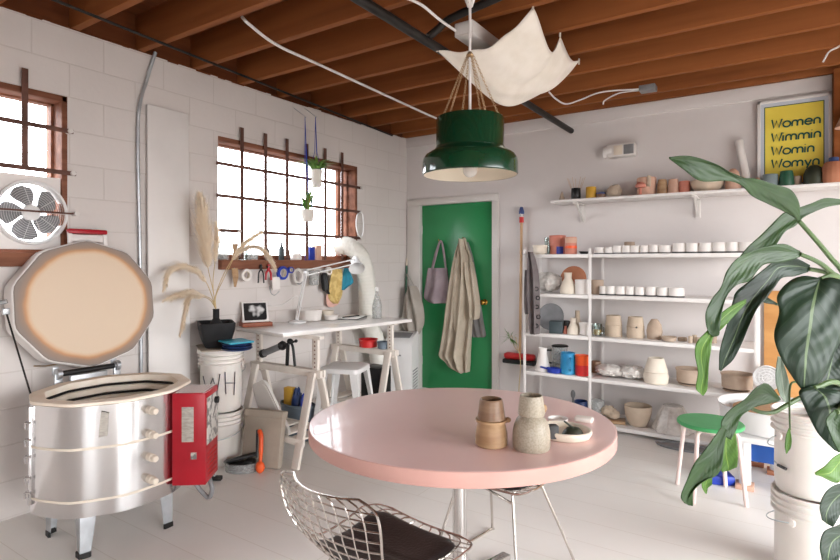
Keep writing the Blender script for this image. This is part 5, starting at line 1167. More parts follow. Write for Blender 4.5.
solo('waisted_pot', 'upper tapered pot stacked on another pale pot on the fourth shelf', 'pot', vessel([(.09, 0), (.092, .004), (.062, .1), (.058, .11)], .006), m_cream, (x, ya+.03, Z4+.0927))
x, s_ = on_shelf(691, ya+.03, Z4)
place('clay_plate', 'flat grey clay plate beneath the bowls on the fourth shelf', 'plate', 691, 24, 2, 'plate', m_greige, yb_, Z4)
place('clay_bowl', 'straight-sided greige bowl behind the leaf tip on the fourth shelf', 'bowl', 690, 27, 14, 'cone', m_greige, yb_, Z4+.021)
place('clay_plate', 'flat grey clay plate under the bowl nearest the end post', 'plate', 736, 24, 2, 'plate', m_greige, ya+.03, Z4)
place('clay_bowl', 'straight-sided greige bowl nearest the end post on the fourth shelf', 'bowl', 737, 30, 15, 'cone', m_greige, ya+.05, Z4+.021)
# bottom shelf
rn = random.Random(15)
for k, (px, dy, mm) in enumerate(((534, .02, m_peach), (541, .08, m_tan), (547.5, 0, m_peach), (553, .07, m_brown), (558.5, .02, m_tan))):
    x, s_ = on_shelf(px, ya+dy, Z5)
    solo('test_tile', 'small rough clay lump on the bottom shelf, %s from the door end' % ORD[k], 'clay lump', MB().ball((0, 0, .028), (.045, .035, .028), 14, jit=.15, rnd=rn), mm, (x, ya+dy, Z5+.005), rn.uniform(0, 3), group='clay lumps on the bottom shelf')
x, s_ = on_shelf(573, yc, Z5)
solo('scoop', 'dark metal scoop standing upright on the bottom rack shelf', 'scoop', MB().cyl((0, 0, 0), (0, 0, .12), .010).ball((0, 0, .155), (.022, .008, .04), 14).cyl((0, 0, 0), (0, 0, .006), .03), m_grey, (x, yc, Z5+.0008))
place('navy_pot', 'dark navy pot on the bottom shelf behind the peach ball', 'pot', 581, 13, 15, 'cyl', m_navy, yb_, Z5)
place('clay_ball', 'rounded peach clay form at the front of the bottom shelf', 'clay form', 579.5, 9, 11, 'dome', m_peach, ya, Z5)
place('glass_jar', 'dark glass jar just past the middle post on the bottom shelf', 'jar', 597, 14, 18, 'cyl', m_plastic_clear, yb_, Z5)
x, s_ = on_shelf(611, ya+.06, Z5)
solo('rope_coil', 'pale knotted bundle on a tan slab on the bottom shelf', 'bundle', MB().ball((-.02, 0, .06), (.06, .05, .045), 18, jit=.16, rnd=rn).ball((.03, -.02, .045), (.05, .04, .035), 14, jit=.16, rnd=rn), m_bisque, (x, ya+.06, Z5+.026))
solo('clay_slab', 'tan clay slab under the knotted bundle on the bottom shelf', 'slab', MB().box((-.11, -.07, 0), (.11, .07, .025), .008), m_tan, (x+.01, ya+.05, Z5+.0008), .2)
place('stoneware_bowl', 'speckled round greige bowl on the bottom rack shelf', 'bowl', 638, 26, 20, 'bowl', m_bisque, ya+.06, Z5)
x, s_ = on_shelf(673, ya+.08, Z5)
solo('wrapped_clay', 'pot wrapped in clear plastic on the bottom shelf by the green stool', 'wrapped pot', MB().lathe([(0, 0), (.15, 0), (.155, .01), (.10, .16), (.075, .2), (.05, .205), (0, .2)], seg=40, rip=.05, nr=11), m_wrap, (x, ya+.08, Z5+.0008))
solo('floor_mat', 'dark grey tray on the floor under the front of the rack', 'tray', vessel([(.20, 0), (.21, .004), (.22, .016), (.222, .018)], .006, sx=1, sy=.4, seg=40), m_grey, (P(690, 442, z=0).x, 4.60, .0005))
# apron on the rack end
apx = RX_[0]-.02
ap = thing('work_apron', 'grey-brown work apron with black eyelets hung on the rack end', 'apron', P(534, 290, y=RYF))
drape([(252, 529.5, 533), (262, 529, 536.5), (280, 528.5, 539.5), (300, 528.8, 540), (318, 530, 540.5), (332, 531, 540), (334, 533, 539)], RYF-.02, .055, folds=1.7, amp=.5, seed=51, n=20).build('body', m_apron, ap, world=True)
drape([(270, 525.5, 529), (290, 524.5, 529.5), (310, 525, 530), (314, 526, 529)], RYF-.02, .03, folds=1, amp=.4, seed=52, n=12).build('strap', m_apron, ap, world=True)
for px, py in ((536, 289), (537.5, 298), (536.5, 307), (538, 317), (536, 326)):
    q = P(px, py, y=RYF-.085); MB().lathe([(.013, -.002), (.02, -.002), (.02, .004), (.013, .004), (.013, -.002)], (q.x, RYF-.085+.012, q.z), 16, ax=Matrix.Rotation(PI/2, 4, 'X')).build('eyelet', m_black, ap, world=True)
MB().tube([(RX_[0], RYF-.017, 1.49), (RX_[0]+.0, RYF-.05, 1.485), (RX_[0], RYF-.055, 1.505)], .004, 6).build('hook', m_galv, ap, world=True)
# plywood sheet
ppx = P(764, 300, y=BW-.03).x
tag(MB().box((ppx, BW-.045, .001), (ppx+.95, BW-.025, 1.195), .002).build('plywood_sheet', m_ply), 'orange-toned plywood sheet leaning on the wall beyond the rack', 'plywood')
# ------------------------------------------------------------------ pink table
TX, TY = -1.163, 2.083
tb = thing('round_table', 'round table with a pale pink top on a chrome column', 'table', (TX, TY, 0), math.radians(33.352))
TA, TB_ = .645, .60
MB().lathe([(0, .7402), (.985, .7402), (.994, .7398), (.998, .738)], seg=128, sx=TA, sy=TB_).build('tabletop', m_pink, tb)
MB().lathe([(.997, .739), (1.0, .7375), (1.0, .6875), (.997, .685), (.0, .685)], seg=128, sx=TA, sy=TB_).build('edge_band', m_pinkedge, tb)
cl_ = MB(); cl_.cyl((0, 0, .02), (0, 0, .684), .029, seg=32)
for a in (1.2, 3.3, 5.4): cl_.cyl((.029*math.cos(a), .029*math.sin(a), .03), (.029*math.cos(a), .029*math.sin(a), .68), .005, seg=8)
cl_.build('column', m_chrome, tb)
MB().lathe([(0, .655), (.12, .655), (.15, .672), (.15, .6845), (0, .6845)], seg=40).build('mounting_plate', m_black, tb)
for k in range(4):
    a = PI/4+k*PI/2; MB().beam((.02*math.cos(a), .02*math.sin(a), .035), (.34*math.cos(a), .34*math.sin(a), .022), .05, .03, bevel=.008).build('foot', m_chrome, tb)
# pots on the table
TZ = .7407
q = P(492, 446.5, z=TZ); q = q+Vector((FV[0], FV[1], 0))*.02; qx, qy = q.x, q.y
solo('stoneware_cup', 'lower tan stoneware cup of the stacked pair on the pink table', 'cup', vessel([(.054, 0), (.0605, .006), (.0585, .05), (.051, .083), (.053, .088)], .005, seg=44), m_tan, (qx, qy, TZ))
sc = thing('stoneware_cup', 'upper brown stoneware cup set on the tan one on the pink table', 'cup', (qx, qy, TZ+.0885))
MB().lathe([(.04, 0), (.058, .0), (.0585, .008), (.046, .010)], seg=44).build('foot_ring', m_tan, sc)
vessel([(.049, .0085), (.052, .011), (.043, .075), (.0405, .082)], .004, seg=44).build('body', m_brown, sc)
tq_ = Vector((RV[0], RV[1], 0)); MB().ball(tq_*.062+Vector((0, 0, .004)), (.012, .012, .010), 14).build('lug', m_tan, sc)
q = P(532.5, 450, z=TZ); q = q+Vector((FV[0], FV[1], 0))*.02; qx, qy = q.x, q.y
solo('stoneware_carafe', 'grey speckled stoneware carafe on the pink table', 'carafe', vessel([(.063, 0), (.067, .005), (.0685, .03), (.067, .065), (.063, .085), (.054, .105), (.045, .117), (.0425, .1205)], .005, seg=48), m_speck, (qx, qy, TZ))
sv = thing('stoneware_cup', 'small grey cup upturned over the neck of the speckled carafe', 'cup', (qx, qy, TZ+.1227))
vessel([(.047, 0), (.0492, .004), (.043, .06), (.0405, .07)], .004, seg=44).build('body', m_speck, sv)
MB().ball(tq_*.047+Vector((0, 0, .022)), (.010, .010, .016), 12).build('lug', m_tan, sv)
# tray with small pieces
q = P(564, 436.5, z=TZ); trx, try_ = q.x, q.y
trt = solo('oval_tray', 'white oval ceramic tray behind the carafe on the pink table', 'tray', vessel([(.085, 0), (.096, .005), (.106, .024), (.106, .032)], .009, sx=1.0, sy=.86, seg=56), m_cream, (trx, try_, TZ), math.radians(33.3)-.55)
def on_top(px, py, z): return P(px, py, z=z)
q = on_top(573, 435.5, TZ+.012)
solo('ribbed_form', 'dark olive ribbed clay form with a thin blade in the white tray', 'clay form', MB().lathe([(0, 0), (.038, 0), (.042, .006), (.038, .012), (.036, .016), (.034, .02), (.024, .03), (0, .036)], seg=32, sx=1, sy=.8).beam((.0, 0, .03), (-.035, -.012, .058), .016, .006, bevel=.002), m_olive, (q.x, q.y, TZ+.0115), .6)
q = on_top(553, 438, TZ+.012)
solo('dark_cube', 'dark grey clay cube at the carafe end of the white tray', 'cube', MB().box((-.018, -.018, 0), (.018, .018, .05), .004), m_dark, (q.x, q.y, TZ+.0115), .7)
q = on_top(560, 439, TZ+.012)
solo('glass_pebble', 'small glossy black pebble beside the grey cube in the tray', 'pebble', MB().ball((0, 0, .009), (.016, .012, .009), 14), m_black, (q.x, q.y, TZ+.0115))
q = on_top(558, 422.5, TZ)
solo('small_dish', 'small white dish behind the oval tray on the pink table', 'dish', vessel([(.03, 0), (.036, .003), (.042, .016), (.043, .018)], .004), m_cup, (q.x, q.y, TZ+.0003))
q = on_top(584, 421.5, TZ)
solo('soap_bar', 'rounded pinkish-white bar on the table beyond the oval tray', 'bar', MB().box((-.038, -.026, 0), (.038, .026, .02), .009, seg=3), m_ceram, (q.x, q.y, TZ+.0003), .15)
# ------------------------------------------------------------------ wire chairs
def wire_chair(label, loc, rz, lean=0, drop=0):
    t = thing('wire_chair', label, 'chair', loc, rz, 'wire chairs at the pink table')
    prof = crom([(0, -.285-lean, .735-drop), (0, -.262-lean*.75, .66-drop*.7), (0, -.225-lean*.4, .56), (0, -.165, .47), (0, -.08, .425), (0, .05, .418), (0, .16, .432), (0, .235, .452)], 10)
    hw = crom1([.222, .238, .226, .198, .212, .235, .25, .225], 10); m = len(prof)-1
    def S(s, tt):
        f = tt*m; i = min(int(f), m-1); k = f-i; p = prof[i].lerp(prof[i+1], k); w = hw[i]+(hw[i+1]-hw[i])*k
        if tt < .07: w *= .70+.30*math.sqrt(max(0, 1-(1-tt/.07)**2))
        if tt > .95: w *= .72+.28*math.sqrt(max(0, 1-((tt-.95)/.05)**2))
        bk = max(0, 1-tt*2.2); 
        return Vector((s*w, p.y+(.055-lean*.4)*s*s*bk, p.z+.035*s*s*(1-bk)*(1 if tt < .85 else 1-(tt-.85)*5)))
    g = MB(); rimp = [S(-1, i/60) for i in range(61)]+[S(-1+2*i/12, 1) for i in range(1, 12)]+[S(1, 1-i/60) for i in range(61)]+[S(1-2*i/12, 0) for i in range(1, 12)]
    g.tube(rimp, .0042, 6, closed=True)
    shell = g.build('rim_wire', m_wire, t)
    w = MB()
    for i in range(1, 10): s_ = -1+2*i/10; w.tube([S(s_, k/48) for k in range(49)], .0028, 5)
    for k in range(1, 19): w.tube([S(-1+2*i/16, k/19) for i in range(17)], .0028, 5)
    w.build('wire_mesh', m_wire, t)
    def pad(a, b, u, v):
        return S(a, b)
    up = .004
    def cush(u, v):
        a = (u-.5)*2; b = (v-.5)*2; rr = .30
        if abs(a) > 1-rr and abs(b) > 1-rr:
            da, db = (abs(a)-(1-rr))/rr, (abs(b)-(1-rr))/rr; l = max(math.hypot(da, db), 1e-6); mx_ = max(da, db)/l if l > 0 else 1
            a = math.copysign(1-rr+rr*da*mx_, a); b = math.copysign(1-rr+rr*db*mx_, b)
        return a*.80, .42+.25*(1)+b*.255
    bot, topv = [], []
    N_ = 20; cu_ = MB()
    def top_(u, v):
        a, tt = cush(u, v); p = S(a, tt); e_ = (1-abs(2*u-1)**6)*(1-abs(2*v-1)**6); seam = .004*math.exp(-((v-.5)/.018)**2)
        return p+Vector((0, -.02*max(0, .5-tt), .006+.022*max(0, e_)**.5-seam))
    def bot_(u, v): a, tt = cush(u, v); return S(a, tt)+Vector((0, 0, .005))
    cu_.grid(top_, N_*2, N_*2); cu_.grid(bot_, N_, N_); cu_.build('seat_pad', m_leather, t)
    for sx in (-1, 1):
        base = crom([(sx*.14, .135, .415), (sx*.155, .15, .38), (sx*.235, .225, .03), (sx*.237, .20, .011), (sx*.237, -.20, .011), (sx*.235, -.225, .03), (sx*.155, -.10, .36), (sx*.14, -.085, .412)], 6)
        MB().tube(base, .0065, 8).build('leg_frame', m_wire, t)
        MB().box((sx*.237-.012, .15, .0), (sx*.237+.012, .20, .008), .002).build('glide', m_black, t)
    MB().tube([(-.155, .15, .38), (0, .142, .402), (.155, .15, .38)], .0055, 8).build('crossbar', m_wire, t); MB().tube([(-.155, -.10, .37), (0, -.1, .407), (.155, -.10, .37)], .0055, 8).build('crossbar', m_wire, t)
    return t
wire_chair('chrome wire chair with a black seat pad, its back towards the viewer', (-1.14, 1.475, 0), -.14)
wire_chair('chrome wire chair pushed under the far side of the pink table', (-1.09, 2.37, 0), PI-.19, .105, .02)
# ------------------------------------------------------------------ green stool, wheel, buckets
gs_ = thing('green_stool', 'round stool with a green seat and pale pink bent legs', 'stool', (-.365, 3.765, 0), .45)
MB().lathe([(0, .428), (.178, .428), (.184, .434), (.184, .446), (.179, .452), (0, .453)], seg=56).build('seat', m_sgreen, gs_)
for k in range(4):
    a = PI/4+k*PI/2; c_, s_ = math.cos(a), math.sin(a)
    MB().tube(crom([(.06*c_, .06*s_, .415), (.13*c_, .13*s_, .414), (.158*c_, .158*s_, .395), (.166*c_, .166*s_, .34), (.205*c_, .205*s_, .004)], 8), .0125, 10).build('leg', m_spink, gs_)
MB().lathe([(.05, .400), (.10, .400), (.10, .428), (.05, .428), (.05, .400)], seg=28).build('under_plate', m_spink, gs_)
wt = thing('pottery_wheel', 'pottery wheel with a white splash pan and blue body behind the green stool', 'pottery wheel', (-.055, 4.29, 0))
vessel([(.285, .335), (.295, .34), (.308, .46), (.313, .478), (.318, .482)], .006, seg=56).build('splash_pan', m_appl, wt)
MB().cyl((0, 0, .346), (0, 0, .43), .03).build('wheel_shaft', m_chrome, wt); solidrev([(.22, .431), (.225, .434), (.225, .452), (.22, .455)], seg=48).build('wheel_bat', m_batt, wt)
MB().box((-.30, -.33, .295), (.34, .30, .334), .006).build('table_deck', m_appl, wt)
MB().box((-.12, -.27, .17), (.28, .18, .2945), .012).build('body', m_wheelb, wt)
for x, y in ((-.14, -.28), (.25, -.27), (-.10, .22), (.26, .22), (.02, .10)):
    l = MB().cyl((x, y, .03), (x, y, .2945), .034, seg=24).build('leg', m_appl, wt); MB().box((x-.05, y-.05, 0), (x+.05, y+.05, .03), .003).build('foot_block', m_terra if y > 0 else m_peach, l)
q = P(722, 477, z=0)
solo('foot_pedal', 'cobalt blue foot pedal on the floor behind the leaf tips', 'pedal', MB().box((-.07, -.11, 0), (.07, .11, .06), .012), m_blue, (q.x-.02, q.y-.06, .0005), .4)
wl2 = thing('ribbed_disc', 'white round ribbed disc standing by the splash pan in front of the plywood', 'disc', (P(767, 378, y=4.62).x, 4.62, .483))
gx0, gz0 = P(767, 378, y=4.62).x, P(767, 378, y=4.62).z
rg_ = MB()
for r in (.03, .05, .07, .085): rg_.tube([(gx0+r*math.cos(2*PI*i/32), 4.61, gz0+r*math.sin(2*PI*i/32)) for i in range(32)], .003, 5, closed=True)
for k in range(10): a = 2*PI*k/10; rg_.tube([(gx0, 4.61, gz0), (gx0+.085*math.cos(a), 4.612, gz0+.085*math.sin(a))], .0025, 5)
rg_.build('wire_guard', m_appl, wl2, world=True)
MB().lathe([(0, -.012), (.075, -.012), (.088, 0), (.088, .012), (.08, .014), (.07, -.002), (0, -.002)], (gx0, 4.635, gz0), 40, ax=Matrix.Rotation(PI/2, 4, 'X')).build('backing', m_appl, wl2, world=True)
MB().tube([(gx0, 4.64, gz0-.08), (gx0, 4.64, .49)], .012, 10).build('stem', m_appl, wl2, world=True); MB().box((gx0-.05, 4.585, .4835), (gx0+.05, 4.66, .495), .003).build('base', m_appl, wl2, world=True)
RBX, RBY = .108, 3.07
bucket('plastic_bucket', 'lower white bucket of the pair beneath the big glossy leaves', (RBX, RBY, 0), 2.6, .375, .150, .134, bail=1, bdrop=.05)
ub = bucket('plastic_bucket', 'upper white bucket, open, of the pair beneath the big glossy leaves', (RBX, RBY, .378), 2.2, .365, .150, .134, bail=1, bdrop=.11)
g0 = on_cyl((RBX, RBY), .150, 778, 465); g1 = on_cyl((RBX, RBY), .153, 786, 469); g2 = on_cyl((RBX, RBY), .146, 774.5, 461)
MB().tube([g2, g0], .003, 6).build('wire_handle', m_galv, ub, world=True); MB().tube([g0, g1], .007, 8).build('grip', m_black, ub, world=True)['label'] = 'black handle tip'
# ------------------------------------------------------------------ big-leaved plant
def leafmat(name, c1, c2, cb):
    m = mat(name, c1, c2, 9, .40, spec=.36); nt = m.node_tree; N = nt.nodes; L = nt.links; b = N['Principled BSDF']
    uv = N.new('ShaderNodeUVMap'); sp = N.new('ShaderNodeSeparateXYZ'); L.new(uv.outputs[0], sp.inputs[0])
    def M_(op, a, bb=None, c=None):
        n_ = N.new('ShaderNodeMath'); n_.operation = op
        for i, x in enumerate((a, bb, c)):
            if x is None: continue
            if isinstance(x, (int, float)): n_.inputs[i].default_value = x
            else: L.new(x, n_.inputs[i])
        return n_.outputs[0]
    du = M_('ABSOLUTE', M_('SUBTRACT', sp.outputs[0], .5))
    ph = M_('MULTIPLY_ADD', sp.outputs[1], 60, M_('MULTIPLY', du, -40)); sn = M_('SINE', ph)
    bp = N.new('ShaderNodeBump'); bp.inputs['Strength'].default_value = .10; bp.inputs['Distance'].default_value = .004; L.new(sn, bp.inputs['Height']); L.new(bp.outputs[0], b.inputs['Normal'])
    mr = M_('LESS_THAN', du, .022); vn = M_('GREATER_THAN', sn, .965); vs = M_('MULTIPLY', vn, .12); tot = M_('MAXIMUM', mr, vs)
    mx = N.new('ShaderNodeMix'); mx.data_type = 'RGBA'; src = b.inputs['Base Color'].links[0].from_socket
    L.new(tot, mx.inputs[0]); L.new(src, mx.inputs[6]); mx.inputs[7].default_value = (*lin(cb), 1)
    L.new(mx.outputs[2], b.inputs['Base Color'])
    tr_ = N.new('ShaderNodeBsdfTranslucent'); tr_.inputs[0].default_value = (*lin((110, 150, 60)), 1)
    ms = N.new('ShaderNodeMixShader'); ms.inputs[0].default_value = .12; L.new(b.outputs[0], ms.inputs[1]); L.new(tr_.outputs[0], ms.inputs[2]); L.new(ms.outputs[0], N['Material Output'].inputs['Surface'])
    return m
m_lfd = leafmat('leaf_dark', (38, 58, 42), (28, 44, 33), (104, 124, 88)); m_lf = leafmat('leaf_mid', (56, 82, 44), (43, 66, 37), (50, 70, 38)); m_lfb = leafmat('leaf_bright', (90, 130, 48), (70, 108, 40), (130, 160, 70))
m_pet = mat('leaf_stalk', (88, 112, 66), (72, 96, 52), 10, .45)
BASE = Vector((.40, 2.06, .42))
pp = thing('broad_leaf_plant', 'large potted plant with long glossy green leaves standing closest to the viewer', 'plant', (BASE.x, BASE.y, 0))
vessel([(.15, 0), (.16, .005), (.19, .36), (.20, .40)], .01, seg=40).build('pot', m_ceram, pp); MB().cyl((0, 0, .30), (0, 0, .36), .175, seg=32).build('soil', m_rust, pp)
def leaf(st, mm, cup=.12, fold=0):
    """st: list of ((Lx,Ly),(Mx,My),(Rx,Ry),depth)"""
    n = 9; K = 6
    Lc = crom([P(*s[0], d=s[3]) for s in st], n); Mc = crom([P(*s[1], d=s[3]) for s in st], n); Rc = crom([P(*s[2], d=s[3]) for s in st], n)
    mb = MB(); uv = []; fs = []; cols = 2*K+1
    for i in range(len(Mc)):
        v = i/(len(Mc)-1); w = (Lc[i]-Rc[i]).length; view = Vector((Mc[i].x, Mc[i].y, Mc[i].z-EYE)).normalized()
        for k in range(cols):
            u = k/(2*K); a = (K-k)/K if k <= K else (k-K)/K; e_ = Lc[i] if k <= K else Rc[i]
            p = Mc[i].lerp(e_, a)-view*(cup*w*(a**1.5)-cup*w*.35)+view*(.03*w*math.sin(a*2.6)*math.sin(v*17+k))
            mb.v.append(tuple(p)); uv.append((u, v))
    for i in range(len(Mc)-1):
        for k in range(cols-1): mb.f.append((i*cols+k, i*cols+k+1, (i+1)*cols+k+1, (i+1)*cols+k)); mb.m.append(0)
    mb.uv = uv
    return mb.build('leaf', mm, pp, world=True, fixn=False, solid=.0016, angle=80)
def stalk(pts, r0=.006, r1=.009, base=True):
    q = [P(x, y, d=d) for x, y, d in pts]
    if base: q.append(BASE+Vector((random.uniform(-.05, .05), random.uniform(-.05, .05), -.06)))
    c_ = crom(q, 10); MB().tube(c_, [r0+(r1-r0)*i/len(c_) for i in range(len(c_))], 8).build('leaf_stalk', m_pet, pp, world=True)
# top leaf reaching over the shelf
leaf([((669, 157), (669, 158), (669.5, 159), 1.42), ((690, 156), (690, 161), (683, 169), 1.42), ((716, 164), (712, 166), (701, 181), 1.43), ((738, 177), (737, 175), (728, 181), 1.45), ((757, 179), (752, 182), (742, 186), 1.47), ((774, 184), (768, 191), (752, 196), 1.50), ((791, 190), (782, 203), (768, 204), 1.54), ((799, 203), (791, 212), (781, 210), 1.57), ((800, 216), (797, 219), (792, 216), 1.59), ((800, 222), (799.5, 222), (799, 222), 1.60)], m_lf)
stalk([(799, 221, 1.60), (815, 239, 1.62), (830, 257, 1.65), (846, 278, 1.68), (868, 330, 1.75)])
# long thin leaf crossing behind
leaf([((846, 200), (846, 202), (846, 204), 1.75), ((826, 198), (826, 202), (827, 207), 1.74), ((812, 203), (812, 207), (812, 213), 1.73), ((798, 208), (800, 213), (803, 218), 1.72), ((785, 212), (790, 219), (795, 226), 1.71), ((772, 224), (780, 228), (785, 232), 1.70), ((760, 236), (768, 240), (776, 245), 1.68), ((748, 247), (755, 253), (764, 258), 1.66), ((736, 262), (742, 266), (752, 270), 1.65), ((728, 276), (731, 279), (738, 284), 1.64), ((722, 290), (723, 291), (725, 292), 1.63)], m_lf)
stalk([(846, 202, 1.75), (862, 212, 1.77), (880, 270, 1.8)])
# arching leaf
leaf([((800, 251), (800, 253), (800, 257), 1.50), ((785, 244), (784, 252), (784, 262), 1.48), ((768, 246), (767, 253), (766, 264), 1.46), ((752, 251), (753, 257), (758, 270), 1.44), ((738, 258), (741, 266), (749, 281), 1.42), ((727, 271), (731, 279), (737, 285), 1.40), ((721, 287), (724, 293), (727, 296), 1.39), ((712, 299), (718, 308), (722, 312), 1.38), ((706, 312), (713, 320), (720, 326), 1.37), ((706, 324), (711, 329), (719, 335), 1.37), ((709, 334), (711, 335), (713, 337), 1.37)], m_lf)
stalk([(800, 254, 1.50), (818, 262, 1.52), (832, 273, 1.56), (850, 290, 1.62), (872, 350, 1.7)])
# dark hanging blade with a folded tip
leaf([((810, 265), (809, 268), (808, 272), 1.56), ((795, 258), (793, 266), (795, 276), 1.54), ((778, 259), (778, 268), (782, 278), 1.52), ((763, 270), (768, 280), (774, 288), 1.49), ((747, 283), (757, 293), (766, 299), 1.47), ((737, 291), (748, 306), (757, 309), 1.45), ((733, 301), (741, 320), (749, 326), 1.43), ((727, 325), (734, 338), (741, 345), 1.42), ((720, 350), (726, 357), (733, 360), 1.41), ((719, 370), (721, 371), (724, 368), 1.41)], m_lfd)
stalk([(809, 269, 1.56), (825, 272, 1.57), (838, 277, 1.6), (856, 300, 1.66), (876, 360, 1.74)])
leaf([((746, 299), (746, 301), (746, 303), 1.40), ((731, 306), (732, 310), (735, 315), 1.39), ((717, 317), (719, 322), (723, 328), 1.38), ((708, 330), (711, 333), (713, 338), 1.375), ((697, 342), (703, 346), (711, 350), 1.37), ((695, 354), (701, 358), (709, 364), 1.37), ((698, 372), (703, 375), (708, 380), 1.37), ((696, 388), (701, 390), (707, 390), 1.37), ((702, 395), (703, 396), (704, 395), 1.37)], m_lfb)
# big glossy leaf
leaf([((820, 278), (820, 279), (822, 279), 1.40), ((803, 276), (818, 285), (834, 278), 1.39), ((788, 282), (815, 296), (848, 286), 1.375), ((777, 296), (812, 310), (850, 304), 1.36), ((779, 312), (810, 326), (848, 324), 1.35), ((774, 332), (808, 340), (842, 340), 1.34), ((776, 346), (806, 354), (834, 354), 1.335), ((784, 364), (805, 368), (828, 370), 1.33), ((795, 381), (804, 383), (818, 384), 1.33), ((803, 391), (804, 392), (806, 391), 1.33)], m_lfd, cup=-.10)
stalk([(820, 279, 1.40), (834, 276, 1.45), (850, 288, 1.55), (876, 350, 1.7)])
# lower leaves at the edge
leaf([((812, 386), (814, 388), (816, 388), 1.32), ((799, 391), (824, 396), (846, 392), 1.31), ((804, 406), (829, 408), (852, 404), 1.30), ((812, 423), (832, 424), (850, 420), 1.30), ((820, 436), (835, 438), (848, 436), 1.30), ((834, 450), (838, 452), (842, 450), 1.30)], m_lfd, cup=-.06)
stalk([(814, 388, 1.32), (840, 384, 1.4), (870, 420, 1.6)])
leaf([((834, 338), (838, 338), (842, 338), 1.46), ((824, 356), (832, 358), (848, 356), 1.45), ((818, 374), (828, 376), (850, 378), 1.44), ((814, 392), (822, 393), (846, 396), 1.43)], m_lfd)
leaf([((846, 450), (846, 453), (846, 456), 1.22), ((834, 457), (836, 466), (842, 474), 1.21), ((825, 466), (829, 473), (837, 483), 1.20), ((816, 472), (818, 474), (822, 477), 1.20), ((815, 473), (815, 474), (816, 475), 1.20)], m_lfb)
leaf([((834, 410), (836, 412), (838, 414), 1.24), ((826, 420), (832, 424), (846, 424), 1.23), ((830, 434), (840, 440), (850, 446), 1.22), ((838, 452), (848, 454), (856, 456), 1.22)], m_lf)
leaf([((852, 484), (853, 488), (854, 492), 1.20), ((838, 484), (843, 492), (850, 502), 1.19), ((826, 492), (832, 502), (842, 512), 1.18), ((820, 506), (826, 514), (836, 522), 1.17), ((822, 520), (827, 524), (833, 527), 1.17)], m_lfd)
leaf([((852, 520), (852, 526), (853, 532), 1.18), ((836, 526), (842, 534), (850, 542), 1.17), ((824, 532), (832, 542), (842, 552), 1.16), ((820, 546), (828, 556), (838, 564), 1.15), ((822, 560), (828, 568), (834, 574), 1.15)], m_lfd)
stalk([(846, 453, 1.22), (880, 470, 1.5)]); stalk([(853, 488, 1.20), (884, 500, 1.5)]); stalk([(852, 526, 1.18), (886, 530, 1.5)]); stalk([(836, 412, 1.24), (862, 420, 1.4)])
# low arching leaf drooping to the floor in front of the stool
stalk([(752, 409, 1.42), (762, 412.5, 1.42), (774, 412, 1.43), (787, 405, 1.44), (800, 398, 1.46), (820, 392, 1.5), (842, 390, 1.56), (872, 420, 1.68)], .0045, .008)
leaf([((781, 399), (780, 400), (779, 401), 1.46), ((768, 384), (767, 394), (768, 404), 1.44), ((757, 387), (756, 397), (758, 406), 1.42), ((745, 399), (746, 405), (750, 410), 1.40), ((731, 409), (736, 413), (741, 417), 1.38), ((722, 420), (729, 424), (736, 430), 1.36), ((721, 431), (724, 436), (731, 440), 1.35)], m_lf)
leaf([((724, 424), (728, 428), (735, 430), 1.37), ((718, 436), (726, 440), (737, 442), 1.365), ((716, 450), (726, 454), (738, 454), 1.36), ((719, 464), (728, 466), (737, 466), 1.36), ((722, 472), (728, 471), (734, 468), 1.36)], m_lfb)
leaf([((722, 426), (724, 428), (727, 430), 1.345), ((712, 440), (718, 444), (724, 448), 1.335), ((704, 451), (712, 458), (722, 466), 1.325), ((694, 464), (704, 470), (716, 476), 1.32), ((687, 480), (697, 484), (706, 480), 1.315), ((681, 496), (687, 499), (694, 490), 1.31), ((684, 503), (688, 505), (693, 506), 1.31)], m_lf)
leaf([((706, 474), (709, 475), (712, 476), 1.33), ((702, 480), (706, 483), (712, 484), 1.33), ((702, 487), (705, 489), (708, 488), 1.33), ((705, 493), (706, 494), (707, 493), 1.33)], m_lfb)
# thin hanging bud leaf and pale leaf
stalk([(790, 430, 1.40), (789.5, 410, 1.40), (790, 388, 1.405), (794, 382, 1.42), (806, 384, 1.46)], .002, .003, base=False)
leaf([((789, 428), (789.5, 429), (790, 429), 1.40), ((786, 436), (789, 438), (791.5, 438), 1.40), ((785, 446), (788, 447), (791, 447), 1.40), ((786, 453), (786.5, 454), (787, 453), 1.40)], m_lfb)
leaf([((778, 356), (780, 357), (782, 358), 1.55), ((776, 368), (781, 371), (787, 374), 1.55), ((776, 384), (783, 386), (790, 388), 1.55), ((781, 397), (785, 399), (789, 399), 1.55), ((787, 404), (788, 405), (789, 404), 1.55)], leafmat('leaf_pale', (150, 166, 150), (128, 146, 128), (180, 190, 170)))
leaf([((757, 296), (757, 297), (757, 298), 1.60), ((763, 295), (764, 299), (765, 303), 1.60), ((772, 300), (772, 303), (772, 304), 1.60), ((777, 303), (777, 304), (777, 305), 1.60)], m_lfd); stalk([(776, 304, 1.60), (800, 308, 1.62), (850, 330, 1.7)], .004, .006)
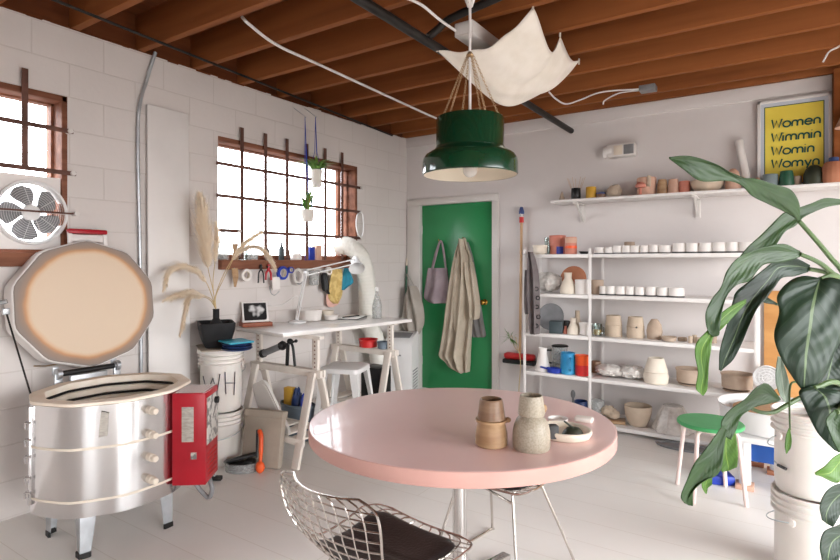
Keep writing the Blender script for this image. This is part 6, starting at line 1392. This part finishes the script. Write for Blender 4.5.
# ------------------------------------------------------------------ daylight
w = bpy.data.worlds.new('daylight'); bpy.context.scene.world = w; w.use_nodes = True
N = w.node_tree.nodes; L = w.node_tree.links; bg = N['Background']
tc = N.new('ShaderNodeTexCoord'); sp = N.new('ShaderNodeSeparateXYZ'); L.new(tc.outputs['Generated'], sp.inputs[0])
cr = N.new('ShaderNodeValToRGB'); cr.color_ramp.elements[0].position = .46; cr.color_ramp.elements[0].color = (.15, .14, .13, 1); cr.color_ramp.elements[1].position = .54; cr.color_ramp.elements[1].color = (.97, .985, 1, 1)
mr = N.new('ShaderNodeMapRange'); mr.inputs[1].default_value = -1; mr.inputs[2].default_value = 1; L.new(sp.outputs[2], mr.inputs[0]); L.new(mr.outputs[0], cr.inputs['Fac']); L.new(cr.outputs['Color'], bg.inputs['Color'])
WORLD = 9.0
bg.inputs['Strength'].default_value = WORLD
def portal(name, loc, rot, sx, sy):
    l = bpy.data.lights.new(name, 'AREA'); l.shape = 'RECTANGLE'; l.size = sx; l.size_y = sy; l.cycles.is_portal = True
    o = bpy.data.objects.new(name, l); C.objects.link(o); o.location = loc; o.rotation_euler = rot
portal('window_portal', (LW-.21, (W1[0]+W1[1])/2, (W1[2]+W1[3])/2), (0, -PI/2, 0), W1[3]-W1[2], W1[1]-W1[0])
portal('window_portal', (LW-.21, (W2[0]+W2[1])/2, (W2[2]+W2[3])/2), (0, -PI/2, 0), W2[3]-W2[2], W2[1]-W2[0])
portal('window_portal', (XR+.21, (RO[0]+RO[1])/2, (RO[2]+RO[3])/2), (0, PI/2, 0), RO[3]-RO[2], RO[1]-RO[0])
portal('window_portal', ((FO[0]+FO[1])/2, YF-.21, (FO[2]+FO[3])/2), (PI/2, 0, 0), FO[1]-FO[0], FO[3]-FO[2])
# ------------------------------------------------------------------ camera
cam = bpy.data.cameras.new('camera'); co_ = bpy.data.objects.new('camera', cam); C.objects.link(co_)
co_.location = (0, 0, EYE); co_.rotation_euler = (PI/2, 0, math.atan2(-FV[0], FV[1]))
cam.sensor_width = 36; cam.lens = FPX/840*36; cam.shift_y = -(280-HY)/840; cam.clip_start = .05
sc_ = bpy.context.scene; sc_.camera = co_
sc_.view_settings.view_transform = 'Standard'; sc_.view_settings.look = 'None'; sc_.view_settings.exposure = .72; sc_.view_settings.gamma = 1; sc_.view_settings.use_curve_mapping = False
